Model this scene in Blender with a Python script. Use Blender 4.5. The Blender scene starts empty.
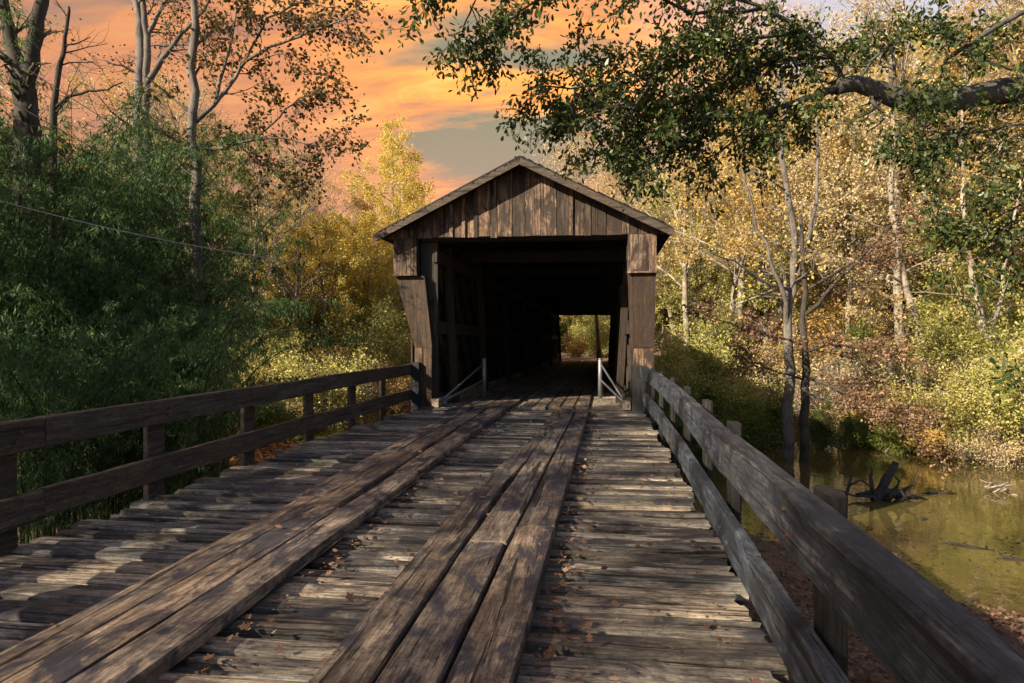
import bpy, math, random
import numpy as np
from mathutils import Vector, noise as mnoise
R = math.radians
scene = bpy.context.scene
COL = scene.collection

# ------------------------------------------------------------ view geometry
CAMZ = 1.4
YAW = R(7.75)
SN, CS = math.sin(YAW), math.cos(YAW)
F = 683.0
def at(px, py, t):
    """point at distance t along the view axis that the photo shows at px, py"""
    u = (px - 512) / F
    return Vector((t*(-SN + u*CS), t*(CS + u*SN), CAMZ + (335 - py)/F*t))
def gpt(px, t, z=0.0):
    u = (px - 512) / F
    return Vector((t*(-SN + u*CS), t*(CS + u*SN), z))

# ------------------------------------------------------------ object helpers
def empty(name, loc, label, cat, group=None, rz=0):
    o = bpy.data.objects.new(name, None); COL.objects.link(o)
    o.location = loc; o.rotation_euler = (0, 0, rz); o.empty_display_size = .2
    o['label'] = label; o['category'] = cat
    if group: o['group'] = group
    return o
def link(name, me, mat, parent=None, smooth=False):
    o = bpy.data.objects.new(name, me); COL.objects.link(o)
    if mat is not None:
        me.materials.clear(); me.materials.append(mat)
    if parent is not None:
        o.parent = parent
    if smooth:
        me.polygons.foreach_set('use_smooth', [True]*len(me.polygons))
    return o
def tag(o, label=None, cat=None, group=None, kind=None):
    if label: o['label'] = label
    if cat: o['category'] = cat
    if group: o['group'] = group
    if kind: o['kind'] = kind
    return o
def copy_tree(o, parent=None):
    c = o.copy(); COL.objects.link(c)
    if parent is not None: c.parent = parent
    for ch in list(o.children):
        copy_tree(ch, c)
    return c

class MB:
    def __init__(s, org=(0, 0, 0)):
        s.v = []; s.f = []; s.o = Vector(org)
    def add(s, vs, fs):
        b = len(s.v)
        s.v.extend(vs); s.f.extend([tuple(b+i for i in f) for f in fs])
    def box(s, x0, x1, y0, y1, z0, z1):
        vs = [(x0,y0,z0),(x1,y0,z0),(x1,y1,z0),(x0,y1,z0),(x0,y0,z1),(x1,y0,z1),(x1,y1,z1),(x0,y1,z1)]
        s.add(vs, [(3,2,1,0),(4,5,6,7),(0,1,5,4),(1,2,6,5),(2,3,7,6),(3,0,4,7)])
    def beam(s, p, q, w, h, up=(0,0,1), seg=1, jit=0, rng=None, bev=.008):
        """timber from p to q; w sideways, h along 'up'; chamfered, a little uneven"""
        p = Vector(p); q = Vector(q); d = (q-p); L = d.length; d.normalize()
        up = Vector(up); sd = d.cross(up).normalized(); u2 = sd.cross(d).normalized()
        prof = [(-w/2+bev,-h/2),(w/2-bev,-h/2),(w/2,-h/2+bev),(w/2,h/2-bev),(w/2-bev,h/2),(-w/2+bev,h/2),(-w/2,h/2-bev),(-w/2,-h/2+bev)]
        vs = []; fs = []
        offs = [(0,0)]*8
        for i in range(seg+1):
            t = i/seg
            c = p + d*(L*t)
            for k,(a,b) in enumerate(prof):
                ja = rng.uniform(-jit,jit) if jit else 0
                jb = rng.uniform(-jit,jit) if jit else 0
                je = rng.uniform(-jit,jit) if (jit and i in (0,seg)) else 0
                vs.append(tuple(c + sd*(a+ja) + u2*(b+jb) + d*je))
        for i in range(seg):
            for k in range(8):
                a = i*8+k; b = i*8+(k+1)%8
                fs.append((a, b, b+8, a+8))
        fs.append(tuple(range(7,-1,-1))); fs.append(tuple(seg*8+k for k in range(8)))
        s.add(vs, fs)
    def tube(s, pts, radii, n=6, cap=True):
        m = len(pts); vs = []; fs = []
        ref = Vector((.31,.17,.93)).normalized()
        for i in range(m):
            a = pts[max(i-1,0)]; b = pts[min(i+1,m-1)]
            d = (b-a)
            if d.length < 1e-6: d = Vector((0,0,1))
            d.normalize()
            e = d.cross(ref)
            if e.length < .05: e = d.cross(Vector((1,0,0)))
            e.normalize(); g = d.cross(e)
            r = radii[i]; p = pts[i]
            for k in range(n):
                c = math.cos(2*math.pi*k/n)*r; w = math.sin(2*math.pi*k/n)*r
                vs.append((p.x+e.x*c+g.x*w, p.y+e.y*c+g.y*w, p.z+e.z*c+g.z*w))
        for i in range(m-1):
            for k in range(n):
                k2 = (k+1) % n
                fs.append((i*n+k, i*n+k2, (i+1)*n+k2, (i+1)*n+k))
        if cap:
            fs.append(tuple(range(n-1,-1,-1))); fs.append(tuple((m-1)*n+k for k in range(n)))
        s.add(vs, fs)
    def mesh(s, name):
        me = bpy.data.meshes.new(name)
        o = s.o
        me.from_pydata([(a-o.x, b-o.y, c-o.z) for a,b,c in s.v], [], s.f)
        me.update()
        return me
    def build(s, name, mat, parent=None, smooth=False):
        return link(name, s.mesh(name), mat, parent, smooth)

def np_mesh(name, V, k):
    """V: (N*k,3) array of vertices, one k-sided face after another"""
    n = len(V)//k
    me = bpy.data.meshes.new(name)
    me.vertices.add(len(V)); me.vertices.foreach_set('co', V.astype(np.float32).ravel())
    me.loops.add(len(V)); me.loops.foreach_set('vertex_index', np.arange(len(V), dtype=np.int32))
    me.polygons.add(n)
    me.polygons.foreach_set('loop_start', np.arange(0, len(V), k, dtype=np.int32))
    me.update(calc_edges=True)
    return me
LOBES = {
 'diamond': [(0,0,0),(.45,.5,.06),(1,0,0),(.45,-.5,.06)],
 'blade':   [(0,0,0),(.35,.5,.05),(1,0,-.12),(.35,-.5,.05)],
 'oval':    [(0,0,0),(.3,.32,.05),(.68,.5,.06),(.93,.3,.02),(1,0,-.04),(.93,-.3,.02),(.68,-.5,.06),(.3,-.32,.05)],
 'lobed':   [(0,0,0),(.18,.2,.05),(.30,.48,.16),(.42,.22,.05),(.62,.5,.2),(.72,.2,.05),(1,0,.12),(.72,-.2,.05),(.62,-.5,.12),(.42,-.22,.0),(.30,-.48,.14),(.18,-.2,.02)],
}
def leaves(name, C, D, N, L, W, shape='diamond'):
    """C centres, D directions, N normals (all (n,3)); L, W sizes (n,)"""
    S = np.array(LOBES[shape]); k = len(S)
    D = D/np.maximum(np.linalg.norm(D,axis=1,keepdims=True),1e-6)
    B = np.cross(N, D); B = B/np.maximum(np.linalg.norm(B,axis=1,keepdims=True),1e-6)
    N2 = np.cross(D, B)
    V = (C[:,None,:] + D[:,None,:]*(S[None,:,0:1]*L[:,None,None]) + B[:,None,:]*(S[None,:,1:2]*W[:,None,None])
         + N2[:,None,:]*(S[None,:,2:3]*W[:,None,None]))
    return np_mesh(name, V.reshape(-1,3), k)

# ------------------------------------------------------------ materials
def newmat(name):
    m = bpy.data.materials.new(name); m.use_nodes = True
    nt = m.node_tree; nt.nodes.clear()
    out = nt.nodes.new('ShaderNodeOutputMaterial')
    return m, nt, out
def nd(nt, typ, **kw):
    n = nt.nodes.new(typ)
    for k, v in kw.items():
        if k in n.inputs: n.inputs[k].default_value = v
        else: setattr(n, k, v)
    return n
def ramp(nt, stops, interp='LINEAR'):
    r = nt.nodes.new('ShaderNodeValToRGB'); cr = r.color_ramp; cr.interpolation = interp
    while len(cr.elements) < len(stops): cr.elements.new(.5)
    for e, (p, c) in zip(cr.elements, stops):
        e.position = p; e.color = (c[0], c[1], c[2], 1) if hasattr(c,'__len__') else (c,c,c,1)
    return r
def math_n(nt, op, a=None, b=None):
    n = nt.nodes.new('ShaderNodeMath'); n.operation = op
    for i, x in enumerate((a, b)):
        if x is None: continue
        if isinstance(x, (int, float)): n.inputs[i].default_value = x
        else: nt.links.new(x, n.inputs[i])
    return n
def mixc(nt, fac, a, b, blend='MIX'):
    n = nt.nodes.new('ShaderNodeMix'); n.data_type = 'RGBA'; n.blend_type = blend
    for sock, x in ((n.inputs[0], fac), (n.inputs[6], a), (n.inputs[7], b)):
        if hasattr(x, 'is_linked') or hasattr(x, 'links'): nt.links.new(x, sock)
        elif isinstance(x, (int, float)): sock.default_value = x
        else: sock.default_value = (x[0], x[1], x[2], 1)
    return n.outputs[2]

def wood(name, axis, cols, crack=(.012,.010,.009), stain=(.03,.027,.027), stain_amt=.6, rough=.72, island=True, bump=.5, var=.5, moss=None, fine=1.0, joint=None):
    """weathered timber; axis = direction of the grain"""
    m, nt, out = newmat(name); L = nt.links.new
    tc = nd(nt, 'ShaderNodeTexCoord'); geo = nd(nt, 'ShaderNodeNewGeometry')
    oi = nd(nt, 'ShaderNodeObjectInfo')
    rnd = math_n(nt, 'ADD', geo.outputs['Random Per Island'], math_n(nt, 'MULTIPLY', oi.outputs['Random'], 3.7).outputs[0])
    off = nd(nt, 'ShaderNodeCombineXYZ')
    for i, k in enumerate((37., 53., 71.)):
        L(math_n(nt, 'MULTIPLY', rnd.outputs[0], k).outputs[0], off.inputs[i])
    add = nd(nt, 'ShaderNodeVectorMath', operation='ADD'); L(tc.outputs['Object'], add.inputs[0]); L(off.outputs[0], add.inputs[1])
    def tex(along, across, detail=5, rough_=.6, dist=0.):
        mp = nd(nt, 'ShaderNodeMapping'); sc = [across]*3; sc['XYZ'.index(axis)] = along
        mp.inputs['Scale'].default_value = sc; L(add.outputs[0], mp.inputs[0])
        n = nd(nt, 'ShaderNodeTexNoise', Scale=1.0, Detail=detail, Roughness=rough_, Distortion=dist); L(mp.outputs[0], n.inputs['Vector'])
        return n.outputs[0]
    g1 = tex(1.6, 22*fine, 9, .72, .9)
    g2 = tex(6., 130*fine, 4, .7)
    g3 = tex(.9, 26*fine, 7, .62, .5)
    big = tex(1.6, 3.2, 8, .68, .9)
    mid = tex(7., 14., 8, .75)
    dirt = tex(26., 30., 7, .75)
    c1 = ramp(nt, [(0.28, cols[0]), (.45, cols[1]), (.58, cols[2]), (.75, cols[3])])
    L(g1, c1.inputs[0])
    # plank to plank variation
    rr = math_n(nt, 'FRACT', math_n(nt, 'MULTIPLY', rnd.outputs[0], 7.31).outputs[0])
    vr = ramp(nt, [(0, 1-var), (.5, 1.), (1, 1+var*.55)]); L(rr.outputs[0], vr.inputs[0])
    c = mixc(nt, 1.0, c1.outputs[0], vr.outputs[0], 'MULTIPLY')
    rr2 = math_n(nt, 'FRACT', math_n(nt, 'MULTIPLY', rnd.outputs[0], 13.7).outputs[0])
    tint = ramp(nt, [(0, (1.0,.93,.84)), (.5, (1,1,1)), (1, (.84,.93,1.04))]); L(rr2.outputs[0], tint.inputs[0])
    c = mixc(nt, .8, c, tint.outputs[0], 'MULTIPLY')
    fr = ramp(nt, [(.38, .42), (.5, .95), (.62, 1.3)]); L(g2, fr.inputs[0])
    c = mixc(nt, .8, c, fr.outputs[0], 'MULTIPLY')
    dr = ramp(nt, [(.36, .35), (.5, 1.), (.7, 1.25)]); L(dirt, dr.inputs[0])
    c = mixc(nt, .75, c, dr.outputs[0], 'MULTIPLY')
    st = ramp(nt, [(.47, 0), (.57, 1)]); L(big, st.inputs[0])
    sm = math_n(nt, 'MULTIPLY', st.outputs[0], stain_amt)
    c = mixc(nt, sm.outputs[0], c, stain)
    sp = ramp(nt, [(.56, 0), (.62, 1)]); L(mid, sp.inputs[0])
    c = mixc(nt, math_n(nt, 'MULTIPLY', sp.outputs[0], .5).outputs[0], c, stain)
    if moss:
        ms = tex(5., 6., 6, .75); mr = ramp(nt, [(.60, 0), (.68, 1)]); L(ms, mr.inputs[0])
        c = mixc(nt, math_n(nt, 'MULTIPLY', mr.outputs[0], .65).outputs[0], c, moss)
    cr = ramp(nt, [(.0, 1), (.385, 1), (.415, 0)]); L(g3, cr.inputs[0])
    c = mixc(nt, math_n(nt, 'MULTIPLY', cr.outputs[0], .9).outputs[0], c, crack)
    b = nd(nt, 'ShaderNodeBsdfPrincipled', Roughness=rough); L(c, b.inputs['Base Color'])
    b.inputs['Specular IOR Level'].default_value = .35
    h1 = math_n(nt, 'ADD', math_n(nt, 'MULTIPLY', g1, .9).outputs[0], math_n(nt, 'MULTIPLY', g2, .5).outputs[0])
    h2 = math_n(nt, 'SUBTRACT', h1.outputs[0], math_n(nt, 'MULTIPLY', cr.outputs[0], .8).outputs[0])
    bp = nd(nt, 'ShaderNodeBump', Strength=bump, Distance=.012); L(h2.outputs[0], bp.inputs['Height']); L(bp.outputs[0], b.inputs['Normal'])
    L(b.outputs[0], out.inputs[0])
    return m

def leafmat(name, stops, trans=.35, rough=.55, patch=None, spec=.3):
    m, nt, out = newmat(name); L = nt.links.new
    geo = nd(nt, 'ShaderNodeNewGeometry'); tc = nd(nt, 'ShaderNodeTexCoord'); oi = nd(nt, 'ShaderNodeObjectInfo')
    n = nd(nt, 'ShaderNodeTexNoise', Scale=.9, Detail=2.); L(tc.outputs['Object'], n.inputs['Vector'])
    a = math_n(nt, 'MULTIPLY', geo.outputs['Random Per Island'], .62)
    b_ = math_n(nt, 'MULTIPLY_ADD', n.outputs[0], .9); b_.inputs[2].default_value = -.26
    s = math_n(nt, 'ADD', a.outputs[0], b_.outputs[0])
    s2 = math_n(nt, 'ADD', s.outputs[0], math_n(nt, 'MULTIPLY', oi.outputs['Random'], .24).outputs[0])
    s2b = math_n(nt, 'SUBTRACT', s2.outputs[0], .12)
    r = ramp(nt, stops); L(s2b.outputs[0], r.inputs[0])
    p = nd(nt, 'ShaderNodeBsdfPrincipled', Roughness=rough); L(r.outputs[0], p.inputs['Base Color'])
    p.inputs['Specular IOR Level'].default_value = spec
    t = nd(nt, 'ShaderNodeBsdfTranslucent'); L(r.outputs[0], t.inputs[0])
    mx = nd(nt, 'ShaderNodeMixShader', Fac=trans); L(p.outputs[0], mx.inputs[1]); L(t.outputs[0], mx.inputs[2])
    L(mx.outputs[0], out.inputs[0])
    return m

def barkmat(name, dark, light, patch=.5, rough=.9, scale=1.0):
    m, nt, out = newmat(name); L = nt.links.new
    tc = nd(nt, 'ShaderNodeTexCoord')
    mp = nd(nt, 'ShaderNodeMapping'); mp.inputs['Scale'].default_value = (14*scale,14*scale,3*scale); L(tc.outputs['Object'], mp.inputs[0])
    n1 = nd(nt, 'ShaderNodeTexNoise', Scale=1., Detail=5., Roughness=.7); L(mp.outputs[0], n1.inputs['Vector'])
    n2 = nd(nt, 'ShaderNodeTexNoise', Scale=1.7, Detail=4.); L(tc.outputs['Object'], n2.inputs['Vector'])
    s = math_n(nt, 'ADD', math_n(nt, 'MULTIPLY', n1.outputs[0], 1-patch).outputs[0], math_n(nt, 'MULTIPLY', n2.outputs[0], patch).outputs[0])
    r = ramp(nt, [(.36, dark), (.62, light)]); L(s.outputs[0], r.inputs[0])
    p = nd(nt, 'ShaderNodeBsdfPrincipled', Roughness=rough); L(r.outputs[0], p.inputs['Base Color'])
    p.inputs['Specular IOR Level'].default_value = .2
    bp = nd(nt, 'ShaderNodeBump', Strength=.6, Distance=.03); L(n1.outputs[0], bp.inputs['Height']); L(bp.outputs[0], p.inputs['Normal'])
    L(p.outputs[0], out.inputs[0])
    return m

M = {}
M['deck'] = wood('weathered_deck', 'X', [(.085,.07,.055),(.22,.18,.14),(.42,.355,.275),(.66,.59,.48)], stain=(.034,.034,.042), stain_amt=.85, var=.72, moss=(.11,.12,.075), bump=.8)
M['runner'] = wood('runner_wood', 'Y', [(.065,.046,.034),(.19,.135,.095),(.34,.25,.175),(.50,.39,.285)], stain=(.028,.03,.046), stain_amt=.9, var=.35, bump=.8)
M['rail_left'] = wood('rail_wood_dark', 'Y', [(.03,.024,.02),(.06,.045,.035),(.11,.085,.065),(.2,.16,.13)], stain_amt=.5, var=.15)
M['rail_right'] = wood('rail_wood_grey', 'Y', [(.02,.024,.034),(.045,.052,.068),(.09,.096,.11),(.22,.21,.205)], stain=(.014,.017,.026), stain_amt=.85, var=.15)
M['post'] = wood('post_wood', 'Z', [(.01,.01,.01),(.02,.019,.018),(.035,.032,.03),(.07,.062,.055)], stain_amt=.6, var=.3)  # near-black tones stand in for shade on the right railing posts
M['blackpost'] = wood('creosote_post', 'Z', [(.01,.01,.012),(.022,.022,.026),(.035,.035,.04),(.06,.06,.065)], stain_amt=.4, var=.1)
M['gable'] = wood('gable_boards', 'Z', [(.04,.022,.014),(.125,.074,.046),(.27,.175,.115),(.52,.40,.30)], stain=(.03,.02,.016), stain_amt=.9, var=.75)
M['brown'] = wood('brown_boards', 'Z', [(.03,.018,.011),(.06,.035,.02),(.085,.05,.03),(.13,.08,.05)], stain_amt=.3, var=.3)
M['fascia'] = wood('fascia_wood', 'X', [(.045,.03,.02),(.09,.06,.04),(.13,.09,.06),(.18,.13,.09)], stain_amt=.3, var=.2)
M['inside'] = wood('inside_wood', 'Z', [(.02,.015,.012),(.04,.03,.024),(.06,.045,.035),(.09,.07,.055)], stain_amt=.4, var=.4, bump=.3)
M['infloor'] = wood('inside_floor_wood', 'Y', [(.2,.16,.12),(.36,.29,.23),(.48,.4,.32),(.6,.52,.43)], stain_amt=.2, var=.3)

def simple(name, col, rough=.5, metal=0., noise_s=20, amt=.3):
    m, nt, out = newmat(name); L = nt.links.new
    tc = nd(nt, 'ShaderNodeTexCoord'); n = nd(nt, 'ShaderNodeTexNoise', Scale=float(noise_s), Detail=5.); L(tc.outputs['Object'], n.inputs['Vector'])
    r = ramp(nt, [(.3, tuple(c*(1-amt) for c in col)), (.7, tuple(c*(1+amt) for c in col))]); L(n.outputs[0], r.inputs[0])
    p = nd(nt, 'ShaderNodeBsdfPrincipled', Roughness=rough, Metallic=metal); L(r.outputs[0], p.inputs['Base Color']); L(p.outputs[0], out.inputs[0])
    bp = nd(nt, 'ShaderNodeBump', Strength=.3, Distance=.01); L(n.outputs[0], bp.inputs['Height']); L(bp.outputs[0], p.inputs['Normal'])
    return m
M['galv'] = simple('galvanised_steel', (.24,.25,.27), .5, .6, 30, .25)
M['roof'] = simple('roof_shingles', (.018,.016,.015), .9, 0, 8, .4)
M['stone'] = simple('pier_stone', (.22,.2,.17), .9, 0, 3, .5)
M['bolt'] = simple('rusty_bolt', (.09,.05,.03), .7, .3, 30, .3)
M['wire'] = simple('wire_black', (.30,.30,.32), .5, 0, 3, .1)
M['drift'] = wood('driftwood', 'Z', [(.015,.014,.014),(.035,.03,.03),(.06,.055,.053),(.11,.105,.10)], stain_amt=.5, var=.2, island=False)

M['bark_dark'] = barkmat('bark_dark', (.025,.02,.016), (.10,.085,.07))
M['bark_grey'] = barkmat('bark_grey', (.07,.06,.055), (.24,.21,.18))
M['bark_pale'] = barkmat('bark_pale', (.10,.08,.06), (.46,.39,.30), patch=.6)
M['bark_lichen'] = barkmat('bark_lichen', (.025,.02,.017), (.13,.125,.11), patch=.6, scale=1.6)
M['culm'] = barkmat('bamboo_culm', (.02,.03,.012), (.05,.065,.025), scale=.5)

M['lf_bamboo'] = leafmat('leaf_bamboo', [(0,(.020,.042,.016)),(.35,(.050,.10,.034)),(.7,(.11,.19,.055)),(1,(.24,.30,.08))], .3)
M['lf_bamboo_lime'] = leafmat('leaf_bamboo_yellowing', [(0,(.035,.06,.016)),(.35,(.09,.14,.034)),(.7,(.20,.25,.055)),(1,(.42,.36,.09))], .35)  # yellow-green leaf colour for the tall clumps at the back
M['lf_green'] = leafmat('leaf_oak_green', [(0,(.018,.032,.010)),(.45,(.046,.075,.018)),(.7,(.10,.135,.028)),(.88,(.21,.22,.045)),(1,(.36,.22,.05))], .3, rough=.4, spec=.45)
M['lf_yellow'] = leafmat('leaf_yellow', [(0,(.36,.35,.08)),(.35,(.66,.54,.13)),(.7,(.82,.62,.17)),(1,(.80,.46,.12))], .45)
M['lf_gold'] = leafmat('leaf_gold', [(0,(.24,.19,.08)),(.4,(.52,.37,.12)),(.75,(.72,.50,.16)),(1,(.66,.36,.12))], .4)
M['lf_tan'] = leafmat('leaf_tan', [(0,(.32,.25,.13)),(.45,(.58,.45,.24)),(.8,(.74,.59,.33)),(1,(.72,.46,.18))], .35)
M['lf_lime'] = leafmat('leaf_lime', [(0,(.16,.17,.04)),(.4,(.38,.37,.10)),(.75,(.62,.56,.19)),(1,(.76,.60,.30))], .4)
M['lf_brown'] = leafmat('leaf_brown', [(0,(.07,.04,.022)),(.45,(.19,.11,.062)),(.8,(.38,.24,.14)),(1,(.50,.28,.12))], .25)
M['lf_olive'] = leafmat('leaf_olive_brown', [(0,(.03,.022,.012)),(.4,(.075,.06,.022)),(.75,(.15,.10,.035)),(1,(.26,.11,.04))], .3)
M['lf_bush'] = leafmat('leaf_bush', [(0,(.05,.07,.014)),(.4,(.12,.16,.03)),(.8,(.27,.29,.06)),(1,(.42,.38,.10))], .35)
M['lf_litter'] = leafmat('leaf_litter', [(0,(.05,.028,.02)),(.4,(.14,.075,.05)),(.75,(.26,.15,.10)),(1,(.34,.20,.12))], .1, rough=.8)
M['lf_deck'] = leafmat('leaf_fallen', [(0,(.03,.018,.013)),(.35,(.10,.052,.032)),(.55,(.20,.10,.06)),(.75,(.30,.19,.12)),(.9,(.48,.38,.26)),(1,(.4,.18,.06))], .1, rough=.7)
M['lf_rust'] = leafmat('leaf_rust_ground', [(0,(.25,.10,.03)),(.5,(.50,.22,.07)),(1,(.72,.38,.14))], .2)
M['grass'] = leafmat('bank_grass', [(0,(.12,.12,.03)),(.4,(.30,.22,.10)),(.8,(.48,.34,.18)),(1,(.5,.30,.12))], .3)

# ------------------------------------------------------------ terrain
WATER = -3.1
RIV = [(70,-14),(38,-3),(20,8),(11.2,17.3),(7.2,22.6),(3.8,28),(-2,32.5),(-11,32.5),(-22,29),(-45,22),(-90,18)]
def river_dist(x, y):
    """signed: negative = near side (camera), distance to centreline; returns (dist, side)"""
    best = 1e9; side = 1
    for (ax, ay), (bx, by) in zip(RIV[:-1], RIV[1:]):
        dx, dy = bx-ax, by-ay
        t = max(0, min(1, ((x-ax)*dx+(y-ay)*dy)/(dx*dx+dy*dy)))
        ex, ey = x-(ax+dx*t), y-(ay+dy*t)
        d = math.hypot(ex, ey)
        if d < best:
            best = d; side = 1 if (dx*(y-ay)-dy*(x-ax)) < 0 else -1
    return best, side
HW = 7.2
def smooth(a, b, x):
    t = max(0., min(1., (x-a)/(b-a))); return t*t*(3-2*t)
def ground_z(x, y):
    d, s = river_dist(x, y)
    nz = mnoise.noise(Vector((x*.15, y*.15, 3.1)))*.35 + mnoise.noise(Vector((x*.6, y*.6, 7.7)))*.10
    e = d - HW
    if e < 0:
        return WATER - .05 - 1.1*smooth(0, 3, -e)
    if s > 0:      # far bank
        h = WATER + .1 + 1.25*smooth(0, 2.2, e) + 1.0*smooth(1.5, 10, e)
        hill = smooth(4, 75, e)*15*smooth(-5, 22, x)
        return h + hill + nz*smooth(0, 3, e)
    h = WATER + .06 + .85*smooth(0, 6, e) + .5*smooth(5, 14, e)
    h += smooth(-8, -16, x)*.8
    return h + nz*smooth(0, 5, e)*.6

def build_ground():
    def axis(n, near, far):
        t = np.linspace(-1, 1, n); k = 4.6
        return np.sinh(t*k)/math.sinh(k)*far
    xs = axis(210, 0, 420); ys = axis(210, 0, 420) + 22
    V = [(float(x), float(y), ground_z(float(x), float(y))) for y in ys for x in xs]
    n = len(xs)
    Fc = [(j*n+i, j*n+i+1, (j+1)*n+i+1, (j+1)*n+i) for j in range(len(ys)-1) for i in range(n-1)]
    me = bpy.data.meshes.new('ground'); me.from_pydata(V, [], Fc)
    m, nt, out = newmat('forest_floor'); L = nt.links.new
    tc = nd(nt, 'ShaderNodeTexCoord')
    n1 = nd(nt, 'ShaderNodeTexNoise', Scale=9., Detail=8., Roughness=.75); L(tc.outputs['Object'], n1.inputs['Vector'])
    v1 = nd(nt, 'ShaderNodeTexVoronoi', Scale=14.); L(tc.outputs['Object'], v1.inputs['Vector'])
    n2 = nd(nt, 'ShaderNodeTexNoise', Scale=.35, Detail=3.); L(tc.outputs['Object'], n2.inputs['Vector'])
    r1 = ramp(nt, [(.3,(.04,.026,.018)),(.5,(.12,.072,.045)),(.7,(.24,.15,.09))]); L(n1.outputs[0], r1.inputs[0])
    r2 = ramp(nt, [(.0,(.09,.05,.035)),(.5,(.20,.115,.07)),(1,(.30,.2,.13))]); L(v1.outputs['Color'], r2.inputs[0])
    c = mixc(nt, .5, r1.outputs[0], r2.outputs[0])
    r3 = ramp(nt, [(.50,0),(.62,1)]); L(n2.outputs[0], r3.inputs[0])
    c = mixc(nt, math_n(nt,'MULTIPLY',r3.outputs[0],.3).outputs[0], c, (.07,.085,.03))
    p = nd(nt, 'ShaderNodeBsdfPrincipled', Roughness=.95); L(c, p.inputs['Base Color'])
    bp = nd(nt, 'ShaderNodeBump', Strength=.8, Distance=.06); L(n1.outputs[0], bp.inputs['Height']); L(bp.outputs[0], p.inputs['Normal'])
    L(p.outputs[0], out.inputs[0])
    o = link('ground', me, m, smooth=True); o['kind'] = 'structure'
build_ground()

def build_water():
    # strip following the river
    V = []; Fc = []
    pts = [Vector((a, b, 0)) for a, b in RIV]
    dense = []
    for i in range(len(pts)-1):
        for k in range(6): dense.append(pts[i].lerp(pts[i+1], k/6))
    dense.append(pts[-1])
    for i, p in enumerate(dense):
        a = dense[max(i-2,0)]; b = dense[min(i+2,len(dense)-1)]
        d = (b-a).normalized(); nrm = Vector((-d.y, d.x, 0))
        for w in (-HW-1.2, HW+1.2):
            q = p + nrm*w; V.append((q.x, q.y, WATER))
    for i in range(len(dense)-1):
        Fc.append((2*i, 2*i+1, 2*i+3, 2*i+2))
    me = bpy.data.meshes.new('water'); me.from_pydata(V, [], Fc)
    m, nt, out = newmat('creek_water'); L = nt.links.new
    tc = nd(nt, 'ShaderNodeTexCoord')
    mp = nd(nt, 'ShaderNodeMapping'); mp.inputs['Scale'].default_value = (1,1,1); L(tc.outputs['Object'], mp.inputs[0])
    n1 = nd(nt, 'ShaderNodeTexNoise', Scale=1.4, Detail=3., Roughness=.5, Distortion=.4); L(mp.outputs[0], n1.inputs['Vector'])
    n2 = nd(nt, 'ShaderNodeTexNoise', Scale=7., Detail=2.); L(mp.outputs[0], n2.inputs['Vector'])
    s = math_n(nt, 'ADD', n1.outputs[0], math_n(nt, 'MULTIPLY', n2.outputs[0], .15).outputs[0])
    bp = nd(nt, 'ShaderNodeBump', Strength=.22, Distance=.05); L(s.outputs[0], bp.inputs['Height'])
    p = nd(nt, 'ShaderNodeBsdfPrincipled', Roughness=.05, IOR=2.1); p.inputs['Base Color'].default_value = (.10,.078,.026,1)
    p.inputs['Specular IOR Level'].default_value = .5
    L(bp.outputs[0], p.inputs['Normal']); L(p.outputs[0], out.inputs[0])
    o = link('water', me, m); o['kind'] = 'structure'
build_water()

def sub(b, name, mat, part, smooth=False):
    '''build a mesh in the space of the thing and hang it under one of its parts'''
    return b.build(name, mat, part, smooth)
# ------------------------------------------------------------ bridge
D0, D1 = 12.9, 50.7          # near and far portal planes
ZF = -.52                    # floor height at the far end
def fz(y): return ZF*max(0, (y-D0)/(D1-D0))
BX = (-4.06, .94); IX = (-3.30, .46); CX = -1.56
EAVE = 3.27
bridge = empty('covered_bridge', (CX, D0, -.3), 'old wooden covered bridge with weathered board gable and dark open passage', 'covered bridge')
org = bridge.location
rng = random.Random(5)
def bmb(): return MB(org)

# roof planes
SL = (4.64-3.27)/(2.76)
def roofz(x): return 4.64 - SL*abs(x-CX)
b = bmb()
YR0, YR1 = D0-.42, D1+.4
for sgn in (-1, 1):
    n = 9; ny = 44
    vs = []; fs = []
    for j in range(ny+1):
        y = YR0 + (YR1-YR0)*j/ny
        for i in range(n+1):
            x = CX + sgn*(2.77*i/n)
            z = roofz(x) + .06 + (rng.uniform(-.006,.006))
            vs.append((x, y, z))
    k = n+1
    base = len(vs)
    vs += [(x, y, z-.06) for x, y, z in vs]
    for j in range(ny):
        for i in range(n):
            a = j*k+i
            fs.append((a, a+1, a+k+1, a+k)); fs.append((base+a+k, base+a+k+1, base+a+1, base+a))
    for i in range(n):
        fs.append((i, i+base, i+1+base, i+1)); a = ny*k+i; fs.append((a+1, a+1+base, a+base, a))
    for j in range(ny):
        a = j*k+n; fs.append((a, a+base, a+k+base, a+k))
    b.add(vs, fs)
    # ragged shingle ends on the verge
    for i in range(60):
        x = CX + sgn*(.03+2.72*(i+rng.uniform(-.25,.25))/60)
        z = roofz(x)+.055
        b.beam((x-.04, YR0-rng.uniform(.0,.03)+.15, z-.01+.04*SL*sgn), (x+.04, YR0+.15, z-.01-.04*SL*sgn), .3, rng.uniform(.010,.026))
b.box(CX-.10, CX+.08, YR0+.03, YR0+.5, roofz(CX)+.02, roofz(CX)+.055)
b.build('roof', M['roof'], bridge)
# fascia boards on the verge
for sgn in (-1, 1):
    b = bmb()
    x0 = CX; x1 = CX+sgn*2.77
    p = Vector((x0, YR0+.02, roofz(x0)-.035)); q = Vector((x1, YR0+.02, roofz(x1)-.035))
    b.beam(p, q, .045, .13, up=(0,0,1), seg=14, jit=.003, rng=rng)
    b.build('fascia_board', M['fascia'], bridge)
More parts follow.
